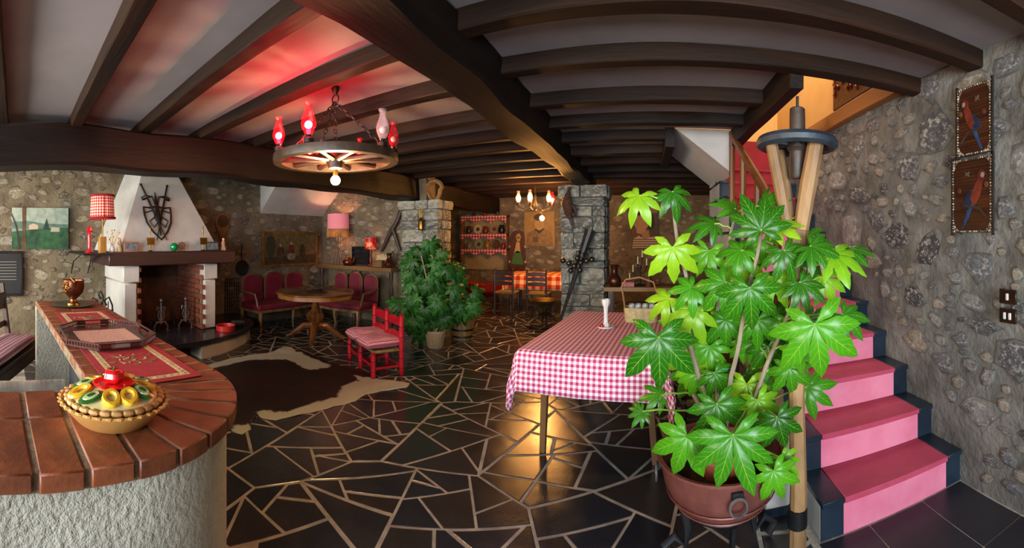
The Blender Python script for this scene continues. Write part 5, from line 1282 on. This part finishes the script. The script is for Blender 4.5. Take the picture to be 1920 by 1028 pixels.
# ---------------------------------------------------------------- right wall
m_bam = mat('dark_bamboo', '2c1509', '47240f', 14, .45, stretch=(.1, 1, 1), rnd=.25)
m_shell = mat('shell_edging', 'b8ad98', '4a3c2e', 60, .6, lo=.45, hi=.5)
def parrot_mat(lab, yl, yr, zt_, zb_, flip):
    w, h = yl - yr, zt_ - zb_
    t = wallthing('bamboo_parrot_picture', lab, 'picture', (XR - EPS, (yl + yr) / 2, (zt_ + zb_) / 2), NR, 'bamboo parrot pictures')
    n_ = 22
    for k in range(n_): B().box((0, -h / 2 + h * (k + .5) / n_, .006), (w - .01, h / n_ * .9, .008)).build('bamboo_slat', m_bam, t)
    for s in (-1, 1):
        B().box((s * w / 2, 0, .008), (.012, h + .03, .014)).build('edge_rod', mat('black_rod', '17100c', '241a14', 9, .5), t)
        b = B(); q = int(h / .016)
        for k in range(q): b.sph((s * (w / 2 - .012), -h / 2 + h * (k + .5) / q, .014), .006, 6)
        o = b.build('shell_edging', m_shell, t); o['kind'] = 'stuff'
        b = B(); q = int(w / .016)
        for k in range(q): b.sph((-w / 2 + w * (k + .5) / q, s * (h / 2 - .008), .014), .006, 6)
        o = b.build('shell_edging', m_shell, t); o['kind'] = 'stuff'
        for s2 in (-1, 1): B().prism([(s * (w / 2 - .015), s2 * (h / 2 - .012)), (s * (w / 2 - .06), s2 * (h / 2 - .012)), (s * (w / 2 - .03), s2 * (h / 2 - .03)), (s * (w / 2 - .015), s2 * (h / 2 - .065))], .01, .013).build('corner_piece', m_shell, t, smooth=0)
    f = flip
    L = [('painted_tail', [(-.02, -.06), (.03, -.03), (-.05, -.17), (-.075, -.19)], '14284f', '22507f'), ('painted_wing', [(.03, .05), (-.04, .0), (-.07, -.07), (-.02, -.06), (.03, -.02)], '0e1733', '14284a'), ('painted_body', [(.06, .1), (.03, .06), (-.01, -.02), (.02, -.06), (.06, -.01), (.085, .07)], '5c160c', '7d3214'), ('painted_head', ell(.075, .105, .028, .03, 12), '5f120e', None), ('painted_cheek', ell(.083, .105, .014, .015, 10), '8f8478', None), ('painted_beak', [(.1, .11), (.112, .09), (.098, .088)], '1a1512', None), ('painted_branch', [(-.06, -.05), (.06, -.07), (.12, -.13), (.11, -.135), (.055, -.085), (-.06, -.06)], '3a2414', None), ('painted_flower', ell(-.03, .12, .02, .005, 10, .6), '5a4a3c', None), ('painted_flower', ell(-.03, .12, .02, .005, 10, -.8), '5a4a3c', None), ('painted_blossom', ell(-.09, .03, .012, .016, 8), '5a2412', None), ('painted_blossom', ell(.11, .05, .012, .016, 8), '5f3a18', None)]
    for k, (nm, pl, c, c2) in enumerate(L):
        B().prism([(f * x * w / .3, y * h / .42) for x, y in pl], .010, .0125 + .0006 * k).build(nm, flat(c, c2, 30), t, smooth=0)
parrot_mat('upper bamboo picture of a dark parrot with shell edging on the right wall', 1.79, 1.51, 2.33, 1.93, -1)
parrot_mat('lower bamboo picture of a red and blue parrot with shell edging on the right wall', 1.83, 1.505, 1.915, 1.485, 1)
for k, (py0, py1, lab, nb) in enumerate(((542, 569, 'upper brown light switch with one rocker on the right wall', 1), (577, 605, 'lower brown light switch with two rockers on the right wall', 2))):
    (ya, za), (yb, zb) = WX(1883, py0, XR), WX(1913, py1, XR)
    t = wallthing('light_switch', lab, 'light switch', (XR - EPS, (ya + yb) / 2, (za + zb) / 2), NR)
    B().box((0, 0, .005), (.115, .078, .012)).build('plate', mat('bronze_plate', '2c1d14', '3d2a1d', 8, .35, metal=.5), t, bevel=.003)
    for j in range(nb): B().box(((j - (nb - 1) / 2) * .036, 0, .013), (.016, .036, .008)).build('rocker', m_ceram, t, bevel=.002)
t = wallthing('carved_wood_panel', 'dark red carved wooden relief panel high on the stairwell wall', 'relief', (XR - .004, 3.08, 2.92), NR)
B().box((0, 0, .012), (.78, .56, .024)).build('board', mat('dark_carved_red', '2c0c08', '46150e', 20, .35, bump=.6, bscale=30), t, bevel=.006)
r = random.Random(8)
for k in range(46):
    x, y = r.uniform(-.35, .35), r.uniform(-.24, .24); B().tube([(x, y, .026), (x + r.uniform(-.03, .03), y + .03, .034), (x + r.uniform(-.04, .04), y + .07, .026)], [.004, .012, .003], 5).build('carved_leaf', mat('gilded_carving', '5c2a12', '8a4c1e', 20, .35), t)

# ================================================================ chandeliers
m_rg = glass('red_lamp_glass', 'c01020', .05, .28); m_cg = glass('clear_lamp_glass', 'e0c8c8', .03, .2)
m_bw = glow('main_bulb_glow', 'ffd49a', 620); m_br = glow('red_bulb_glow', 'ff1e30', 420); m_bo = glow('amber_bulb_glow', 'ffb05a', 520)
m_cw = mat('cartwheel_wood', '2a1c12', '453020', 7, .5, bump=.3, bscale=25)
def chain(b, p0, p1, n, r=.012, th=.0035):
    p0, p1 = Vector(p0), Vector(p1); d = (p1 - p0); L = d.length / n; t = d.normalized(); u = t.orthogonal().normalized(); w = t.cross(u)
    for k in range(n):
        c = p0 + d * ((k + .5) / n); a_, b_ = (u, w) if k % 2 else (w, u)
        b.tube([c + t * (L * .72 * math.cos(q)) + a_ * (r * math.sin(q)) for q in [2 * PI * i / 8 for i in range(8)]], th, 5, closed=True)
CHIM = [(.018, 0), (.024, .012), (.036, .04), (.04, .065), (.032, .1), (.02, .13), (.017, .15), (.024, .17), (.026, .175)]
def oil_lamp(t, p, lit, k=1.0, mg=None, mb=None):
    h = B().lathe([(.02 * k, -.05 * k), (.03 * k, -.045 * k), (.03 * k, -.02 * k), (.012 * k, -.012 * k), (.02 * k, 0)], p, 12).build('lamp_holder', m_dkiron, t)
    B().lathe([(r_ * k, z_ * k) for r_, z_ in CHIM], p, 16, cap=False).build('glass_chimney', mg, h)
    B().sph((p[0], p[1], p[2] + .055 * k), .021 * k, 10).build('bulb', mb if lit else mat('unlit_bulb', 'b89a94', 'c7a9a2', 4, .2), h)
WC = PD(629, 300, 2.93)
t = thing('wheel_chandelier', 'cartwheel chandelier with red oil lamp chimneys hanging on chains', 'chandelier', (WC.x, WC.y, WC.z))
R_ = .44
b = B().lathe([(R_ - .06, -.025), (R_, -.025), (R_ + .004, 0), (R_, .03), (R_ - .06, .03)], n=48, cap=False); 
bm = b.bm; b.rings([[bm.verts.new(((R_ - .06) * math.cos(2 * PI * k / 48), (R_ - .06) * math.sin(2 * PI * k / 48), z_)) for k in range(48)] for z_ in (-.025, .03)], cap=False).build('wheel_rim', m_cw, t)
B().lathe([(R_ + .002, -.02), (R_ + .008, -.02), (R_ + .008, .025), (R_ + .002, .025)], n=48).build('iron_tyre', m_iron, t) if False else None
for k in range(10):
    a = 2 * PI * k / 10 + .15; B().tube([(.05 * math.cos(a), .05 * math.sin(a), .0), (.25 * math.cos(a), .25 * math.sin(a), 0), ((R_ - .05) * math.cos(a), (R_ - .05) * math.sin(a), 0)], [.02, .016, .02], 6).build('spoke', m_cw, t)
B().lathe([(.03, -.07), (.05, -.06), (.065, -.02), (.065, .03), (.05, .07), (.03, .08)], n=16).build('hub', m_cw, t)
hookz = ZC - .012 - WC.z
B().lathe([(.0, hookz), (.03, hookz), (.02, hookz - .03), (.008, hookz - .05)], n=10).build('ceiling_hook', m_dkiron, t)
B().tor((0, 0, hookz - .075), .03, .006, 14, 6, M=RX90).build('hook_ring', m_dkiron, t)
top = (0, 0, hookz - .1)
for k in range(3):
    a = 2 * PI * k / 3 + 2.75; b = B(); chain(b, top, ((R_ - .03) * math.cos(a), (R_ - .03) * math.sin(a), .03), 15); o = b.build('chain', m_dkiron, t); o['kind'] = 'stuff'
b = B(); chain(b, top, (0, 0, .08), 12); o = b.build('chain', m_dkiron, t); o['kind'] = 'stuff'
u_ = Vector((math.cos((629 - X0) / F), -math.sin((629 - X0) / F), 0)); v_ = Vector((-math.sin((629 - X0) / F) * -1, math.cos((629 - X0) / F), 0))
v_ = Vector((math.sin((629 - X0) / F), math.cos((629 - X0) / F), 0))            # away from the camera
for ang, lit, g, k in ((200, 1, m_rg, 1.05), (246, 1, m_rg, 1.15), (120, 1, m_rg, .85), (318, 0, m_cg, 1.1), (352, 0, m_rg, 1.0), (62, 0, m_rg, .9)):
    a = math.radians(ang); q = u_ * ((R_ - .03) * math.cos(a)) + v_ * ((R_ - .03) * math.sin(a))
    oil_lamp(t, (q.x, q.y, .085), lit, k, g, m_br)
B().cyl((0, 0, -.07), (0, 0, -.115), .018, n=10).build('socket', m_brass, t)
B().sph((0, 0, -.145), .034, 14).build('bulb', m_bw, t)
C2 = Vector((-1.95, 7.15, 0)); C2.z = HC + (YH - 378) / F * math.hypot(C2.x, C2.y)
t = thing('amber_chandelier', 'small cluster chandelier with bright amber lamps in the back room', 'chandelier', C2)
B().lathe([(.03, -.16), (.05, -.12), (.04, -.05), (.02, 0), (.02, .1), (.006, .14)], n=12).build('stem', m_dkiron, t)
hz = ZC - .012 - C2.z
b = B(); chain(b, (0, 0, hz), (0, 0, .14), 8); o = b.build('chain', m_dkiron, t); o['kind'] = 'stuff'
u2 = Vector((math.cos((1005 - X0) / F), -math.sin((1005 - X0) / F), 0)); v2 = Vector((math.sin((1005 - X0) / F), math.cos((1005 - X0) / F), 0))
for x, y, lit, g in ((-.30, -.05, 1, m_cg), (-.09, -.25, 1, m_cg), (.24, -.1, 1, m_cg), (.31, .12, 1, m_rg), (-.1, .28, 0, m_cg)):
    q = u2 * x + v2 * y
    B().tube([(0, 0, -.1), (q.x * .5, q.y * .5, -.16), (q.x, q.y, -.1), (q.x, q.y, -.05)], .008, 6).build('arm', m_dkiron, t)
    oil_lamp(t, (q.x, q.y, -.02), lit, 1.15, g, m_bo)
B().sph((u2.x * .12, u2.y * .12, -.3), .045, 12).build('bulb', m_bo, t)
B().tube([(0, 0, -.15), (u2.x * .12, u2.y * .12, -.2), (u2.x * .12, u2.y * .12, -.26)], .01, 6).build('arm', m_dkiron, t)
# ================================================================ fatsia plants: every leaf and stalk is its own part
n = NT('fatsia_leaf'); tc_ = n.n('ShaderNodeTexCoord'); sp = n.n('ShaderNodeSeparateXYZ'); n.l(tc_.outputs['UV'], sp.inputs[0])
oi = n.n('ShaderNodeObjectInfo'); co = n.coord('Object')
base = n.ramp(oi.outputs['Random'], [(0, '1e5c10'), (.25, '419414'), (.5, '1f6410'), (.72, '56a818'), (.93, '8fbd1c')])
base = n.mix(n.ramp(n.noise(co, 3, 3), [(.4, '000000'), (.7, '888888')]), base, '1c5a0c')
ac = n.math('ABSOLUTE', sp.outputs[0])
vein = n.math('LESS_THAN', ac, .035)
sv = n.math('MULTIPLY', n.math('LESS_THAN', n.math('FRACT', n.math('ADD', n.math('MULTIPLY', sp.outputs[1], 7), n.math('MULTIPLY', ac, -1.6))), .10), .35)
vm = n.math('MAXIMUM', n.math('MULTIPLY', vein, .6), sv)
colr = n.mix(vm, base, 'a5d045'); n.col(colr)
n.set(Roughness=.3); n.b.inputs['Specular IOR Level'].default_value = .4
tr = n.n('ShaderNodeBsdfTranslucent'); n.l(colr, tr.inputs[0]); mx = n.n('ShaderNodeMixShader'); mx.inputs[0].default_value = .3
outn = n.t.nodes['Material Output']; n.l(n.b.outputs[0], mx.inputs[1]); n.l(tr.outputs[0], mx.inputs[2]); n.l(mx.outputs[0], outn.inputs[0])
n.bump(n.math('MULTIPLY', vm, -1.0), .4, .003); m_leaf = n.m
m_leaf2 = mat('deep_green_leaf', '153a12', '2f6420', 5, .5, rnd=.35, spec=.3)
m_stalk = mat('green_leaf_stalk', '7fa03a', '95b048', 6, .5)
m_stem = mat('grey_woody_stem', '7d705c', '958772', 12, .8, bump=.4, bscale=40)
def leaf_mesh(k, lobes=8, droop=.32, fold=.22, m=None):
    r = random.Random(500 + k); V = []; Fc = []; UV = []
    spread = math.radians(250); step = spread / (lobes - 1); ha = step / 2
    for i in range(lobes):
        c = (i - (lobes - 1) / 2) / ((lobes - 1) / 2); a = PI / 2 - (i - (lobes - 1) / 2) * step + r.uniform(-.05, .05)
        L = (1.0 - .42 * abs(c) ** 1.7) * r.uniform(.92, 1.06); dr = droop * r.uniform(.6, 1.3); ca, sa = math.cos(a), math.sin(a); S = 9; s0 = .42; b0 = len(V)
        wmax = min(.25, s0 * math.tan(ha) * 1.2)
        for j in range(S + 1):
            s = j / S
            if s <= s0: w = s * math.tan(ha) * .99
            else:
                q = (s - s0) / (1 - s0); w0 = s0 * math.tan(ha) * .99
                w = (w0 + (wmax - w0) * math.sin(min(1, q * 2.6) * PI / 2)) * (1 - q ** 2.4) if q < 1 else .0
                w *= 1 + .10 * math.sin(q * 19 + k)
            w *= (1.0 if s <= s0 else 1.0)
            zm = -dr * (s * L) ** 2 + .06 * math.sin(s * PI)
            for side in (-1, 0, 1):
                x, y = s * L, side * w * L
                z_ = zm - (fold * w * L * (1 if s > s0 * .8 else s / (s0 * .8)) if side else 0) + (r.uniform(-.012, .012) if side and s > s0 else 0)
                if s <= s0 and side: z_ = -dr * (s * L) ** 2 * .9 + .03 * math.sin(s * PI) - .05 * s
                V.append((x * ca - y * sa, x * sa + y * ca, z_)); UV.append((side * 1.0, s))
        for j in range(S):
            p = b0 + 3 * j
            Fc += [(p, p + 1, p + 4, p + 3), (p + 1, p + 2, p + 5, p + 4)]
    me = bpy.data.meshes.new('leaf'); me.from_pydata(V, [], Fc); ul = me.uv_layers.new()
    for lp in me.loops: ul.data[lp.index].uv = UV[lp.vertex_index]
    me.update(); me.shade_smooth(); me.materials.append(m); return me
LEAF = [leaf_mesh(k, (7, 7, 8, 7, 7)[k], (.42, .55, .35, .7, .5)[k], .3, m_leaf) for k in range(5)]
LEAF2 = [leaf_mesh(k, 7, (.5, .65, .45, .8, .6)[k], .3, m_leaf2) for k in range(5)]
def put_leaf(parent, J, dirv, nrm, size, mesh):
    Y = dirv.normalized(); Z = (nrm - Y * nrm.dot(Y)).normalized(); X = Y.cross(Z)
    o = bpy.data.objects.new('leaf', mesh); COL.objects.link(o); o.parent = parent
    p = J - parent.location
    o.matrix_basis = Matrix(((X.x * size, Y.x * size, Z.x * size, p.x), (X.y * size, Y.y * size, Z.y * size, p.y), (X.z * size, Y.z * size, Z.z * size, p.z), (0, 0, 0, 1)))
    return o
def img_leaf(parent, px, py, rpx, ang, d, tow=.15, up=.55, mesh=0, L=None):
    th = (px - X0) / F; R = Vector((math.cos(th), -math.sin(th), 0)); V_ = Vector((-math.sin(th), -math.cos(th), 0)); U_ = Vector((0, 0, 1)); a = math.radians(ang)
    J = PD(px, py, d); dv = R * math.cos(a) + U_ * math.sin(a) + V_ * tow
    put_leaf(parent, J, dv, V_ + U_ * up, rpx * d / F, (L or LEAF)[mesh]); return J
def stalks(parent, Js, stems, rad=.0045):
    for J in Js:
        best = min((p for s in stems for p in s), key=lambda p: (p - J).length + max(0, p.z - J.z + .03) * 3)
        m = (best + J) / 2 + Vector((0, 0, .04 * (best - J).length))
        q = [best, (best + m) / 2 + Vector((0, 0, .008)), m, (m + J) / 2 + Vector((0, 0, .008)), J]
        B().tube([p - parent.location for p in q], [rad * 1.3, rad, rad, rad, rad], 5).build('leaf_stalk', m_stalk, parent)
def dense(pts, n=8):
    out = []
    for a, b in zip(pts, pts[1:]):
        for k in range(n): out.append(a + (b - a) * (k / n))
    return out + [pts[-1]]

# ---------------------------------------------------------------- copper cauldron on iron stand, terracotta pot and big fatsia
KX, KY = .352, 1.90
m_caul = mat('ruddy_copper', '8a5248', '6b3a32', 6, .5, metal=.35, bump=.12, bscale=20)
t = thing('iron_pot_stand', 'black scrolled iron stand carrying the big copper cauldron', 'stand', (KX, KY, 0))
B().tor((0, 0, .232), .18, .011, 28, 6).build('ring', m_iron, t)
for k in range(4):
    a = PI / 2 * k - PI / 2 + .12; c, s = math.cos(a), math.sin(a)
    B().tube([(.24 * c, .24 * s, .012), (.27 * c, .27 * s, .06), (.22 * c, .22 * s, .1), (.17 * c, .17 * s, .05), (.16 * c, .16 * s, .13), (.18 * c, .18 * s, .23)], .013, 8, flat=1.6).build('scroll_leg', m_iron, t)
t = thing('copper_cauldron', 'large ruddy copper cauldron with ring handles holding the big leafy plant', 'cauldron', (KX, KY, .175))
zr_ = .28
B().lathe([(.0, .0), (.1, .012), (.18, .05), (.235, .11), (.268, .18), (.28, .245), (.286, zr_), (.300, zr_ + .004), (.300, zr_ + .016), (.28, zr_ + .012), (.26, .18), (.2, .08), (0, .03)], n=40).build('bowl', m_caul, t)
for k in range(2): B().tor((0, 0, .085 + .05 * k), (.219, .254)[k], .004, 36, 5).build('hammered_band', m_caul, t)
for a in (-PI / 2 + .05, PI / 2, 0.1, PI):
    c, s = math.cos(a), math.sin(a)
    B().box((c * .286, s * .286, .245), (.05, .02, .03), rz=a + PI / 2).build('lug', m_iron, t, bevel=.004)
    B().tor((c * .302, s * .302, .205), .036, .006, 18, 6, M=Matrix.Rotation(a + PI / 2, 3, 'Z') @ RX90).build('ring_handle', m_silv2, t)
B().lathe([(.17, .10), (.22, .10), (.235, .2), (.235, .205), (0, .2)], n=24).build('soil', mat('dark_soil', '1c1410', '2c2018', 30, .95, bump=.6, bscale=60), t)
m_terra = mat('terracotta_pot', '9c5238', '87442e', 8, .75, bump=.1)
t = thing('terracotta_pot', 'terracotta flower pot standing inside the copper cauldron', 'flower pot', (KX + .01, KY - .03, .3775))
B().lathe([(.10, 0), (.135, .1), (.15, .1), (.152, .14), (.14, .14), (.13, .1), (0, .08)], n=28).build('pot', m_terra, t)
B().lathe([(0, .085), (.125, .1), (.12, .118), (0, .122)], n=20).build('soil', mat('dark_soil', ''), t)
fat = thing('fatsia_plant', 'big foreground plant with glossy hand shaped leaves in the copper cauldron', 'plant', (KX, KY - .03, .52))
B_ = Vector((KX + .01, KY - .03, .50))
S_px = [[(1320, 730, 1.95), (1292, 640, 1.95), (1298, 560, 1.95), (1272, 470, 1.95), (1262, 395, 1.92), (1262, 372, 1.92)],
        [(1372, 705, 1.9), (1388, 640, 1.9), (1398, 560, 1.88), (1420, 480, 1.85), (1428, 440, 1.82)],
        [(1392, 800, 1.9), (1432, 700, 1.9), (1458, 640, 1.88), (1490, 560, 1.86), (1515, 480, 1.86)],
        [(1345, 720, 2.0), (1338, 620, 2.05), (1350, 540, 2.0), (1370, 450, 1.98), (1380, 400, 1.95)],
        [(1300, 740, 2.05), (1278, 640, 2.1), (1290, 540, 2.1)]]
stems = []
for k, s in enumerate(S_px):
    pts = [B_ + Vector((.03 * math.cos(k * 1.2), .03 * math.sin(k * 1.2), 0))] + [PD(*q) for q in s]; stems.append(dense(pts))
    D = dense(pts, 3); D = [p + Vector((noise.noise(p * 5 + Vector((k, 0, 0))), noise.noise(p * 5 + Vector((0, k, 3))), 0)) * .012 for p in D]
    B().tube([p - fat.location for p in D], [.013 - .006 * i / len(D) for i in range(len(D))], 7).build('stem', m_stem, fat)
B().tor(PD(1358, 690, 1.93) - fat.location, .02, .004, 12, 5).build('green_tie', mat('green_string', '1f7a5a', '2a8c68', 9, .8), fat)
LV = [(1261, 464, 74, -88, 1.72, .1, .35, 0), (1199, 367, 58, -120, 1.88, .35, 1.4, 1), (1261, 360, 52, -70, 1.9, .45, 1.3, 3), (1427, 432, 82, 100, 1.72, -.1, .7, 2), (1528, 608, 118, -82, 1.58, .12, .5, 0),
      (1406, 540, 86, -85, 1.7, .12, .45, 3), (1235, 633, 104, -90, 1.62, .2, .5, 1), (1374, 816, 116, -88, 1.5, .25, .6, 2), (1344, 758, 76, -80, 1.66, .25, .6, 0), (1289, 818, 84, -115, 1.62, .25, .5, 1),
      (1457, 783, 66, -70, 1.72, .25, .5, 3), (1450, 884, 62, -70, 1.68, .25, .5, 1), (1360, 530, 72, -135, 1.78, .2, .5, 0), (1378, 392, 52, 150, 1.92, .3, 1.4, 2), (1432, 388, 50, 60, 1.95, .2, 1.3, 1),
      (1520, 462, 66, -30, 1.76, .3, .9, 2), (1562, 478, 74, -15, 1.78, .3, 1.2, 0), (1470, 470, 62, -60, 1.75, .3, .8, 3), (1590, 470, 50, 10, 1.85, .3, 1.4, 1), (1300, 540, 56, -140, 1.86, .3, .7, 0),
      (1330, 470, 60, -100, 1.95, .2, .7, 2), (1340, 420, 52, 170, 2.0, .3, 1.0, 3), (1300, 580, 70, -120, 1.9, .3, .6, 1), (1450, 520, 66, -60, 1.85, .3, .6, 0), (1500, 530, 62, -50, 1.8, .3, .8, 2),
      (1580, 590, 60, -40, 1.75, .3, .9, 1), (1480, 690, 60, -80, 1.85, .2, .2, 3), (1420, 600, 64, -90, 1.95, .2, .4, 0), (1360, 600, 66, -90, 2.0, .2, .4, 1), (1330, 650, 60, -100, 2.0, .2, .4, 2),
      (1440, 650, 58, -80, 2.0, .2, .3, 3), (1400, 720, 62, -95, 1.95, .2, .4, 0), (1310, 700, 48, -120, 2.0, .25, .6, 1), (1205, 772, 34, -150, 1.9, .3, .9, 2), (1240, 742, 40, 170, 1.95, .3, 1.0, 3),
      (1420, 750, 56, -70, 1.85, .25, .5, 1), (1480, 600, 60, -70, 1.95, .2, .4, 2), (1255, 560, 52, -150, 1.95, .3, .8, 3), (1275, 610, 58, -110, 1.98, .3, .5, 0), (1465, 860, 46, -60, 1.78, .25, .5, 2),
      (1545, 520, 56, -60, 1.9, .3, .9, 3), (1390, 470, 60, -150, 1.86, .2, .9, 1), (1455, 425, 56, 20, 1.85, .25, 1.1, 0), (1500, 650, 56, -90, 1.8, .2, .3, 1), (1340, 360 + 340, 50, -60, 1.9, .25, .5, 3)]
Js = [img_leaf(fat, *v) for v in LV]
r = random.Random(21)
for k in range(34):
    px = r.uniform(1285, 1520); py = r.uniform(440, 760); Js.append(img_leaf(fat, px, py, r.uniform(42, 66), -90 + (px - 1400) * .35 + r.uniform(-35, 35), r.uniform(1.95, 2.25), r.uniform(.1, .4), r.uniform(.3, 1.0), k % 5))
stalks(fat, Js, stems)

# ---------------------------------------------------------------- mid-room plant in a pale pot and barrel
p = G(808, 655); PX_, PY_ = p[0], p[1] + .12
t = thing('pale_flower_pot', 'pale ribbed flower pot on the floor beside the barrel', 'flower pot', (PX_, PY_, 0))
P = [(.10, 0), (.105, .01), (.135, .2), (.145, .2), (.148, .235), (.136, .235), (.125, .2), (0, .19)]
B().lathe(P, n=28).build('pot', mat('pale_ribbed_clay', 'a58f6c', '8c7656', 7, .8, bump=.1), t)
for k in range(18): a = 2 * PI * k / 18; B().cyl((.104 * math.cos(a), .104 * math.sin(a), .015), (.134 * math.cos(a), .134 * math.sin(a), .195), .005, n=4).build('rib', mat('pale_ribbed_clay', ''), t)
f2 = thing('fatsia_plant', 'bushy dark green plant with drooping leaves in front of the left pillar', 'plant', (PX_, PY_, .2))
b0 = Vector((PX_, PY_, .2)); d0 = math.hypot(PX_, PY_); st2 = []
for k, (px, py) in enumerate(((790, 480), (830, 490), (770, 540), (855, 520), (810, 470), (870, 560))):
    e = PD(px, py, d0 + (-.15, .1, -.1, .05, 0, .15)[k]); m = (b0 * .55 + e * .45); m.x = b0.x * .7 + e.x * .3; m.y = b0.y * .7 + e.y * .3
    pts = [b0 + Vector((.02 * math.cos(k), .02 * math.sin(k), 0)), m, e]; st2.append(dense(pts))
    B().tube([q - f2.location for q in dense(pts, 4)], .009, 6).build('stem', m_stem, f2)
r = random.Random(33); J2 = []
for k in range(135):
    a = r.uniform(0, 2 * PI); q = math.sqrt(r.random()) * (1 + .18 * math.sin(3 * a + 1) + .12 * math.sin(7 * a)); px = 813 + 64 * q * math.cos(a); py = 545 + 80 * q * math.sin(a)
    if py > 585: px = 805 + (px - 813) * .75
    dd = d0 + r.uniform(-.38, .3) * (1 - .5 * q)
    J2.append(img_leaf(f2, px, py, r.uniform(17, 30), -90 + (px - 813) * .7 + r.uniform(-30, 30), dd, r.uniform(0, .5), r.uniform(.3, 1.1), k % 5, LEAF2))
stalks(f2, J2, st2, .003)
p = G(861, 640); BX, BY = p[0] - .02, p[1] + .15
t = thing('wooden_barrel', 'small oak barrel with iron hoops beside the left pillar', 'barrel', (BX, BY, 0))
m_barrel = mat('oak_barrel_stave', '6d4e24', '8a6632', 7, .6, bump=.25, stretch=(1, 1, .2), rnd=.15)
for k in range(16):
    a0, a1 = 2 * PI * k / 16 + .012, 2 * PI * (k + 1) / 16 - .012; b = B(); R = []
    for z_, rr in ((0, .135), (.14, .16), (.28, .168), (.42, .16), (.56, .135)):
        R.append([b.bm.verts.new((q * math.cos(a), q * math.sin(a), z_)) for q, a in ((rr, a0), (rr, a1), (rr - .02, a1), (rr - .02, a0))])
    b.rings(R).build('stave', m_barrel, t)
for z_, rr in ((.05, .146), (.15, .163), (.41, .163), (.51, .146)): B().lathe([(rr - .002, z_ - .014), (rr + .003, z_ - .014), (rr + .003, z_ + .014), (rr - .002, z_ + .014)], n=32).build('hoop', m_iron, t)
B().lathe([(0, .53), (.12, .53), (.12, .545), (0, .545)], n=24).build('head', m_barrel, t)
th_ = math.atan2(-BY, -BX) ; B().cyl((.16 * math.cos(th_), .16 * math.sin(th_), .3), (.18 * math.cos(th_), .18 * math.sin(th_), .3), .018, n=8).build('bung', m_dkwood, t)
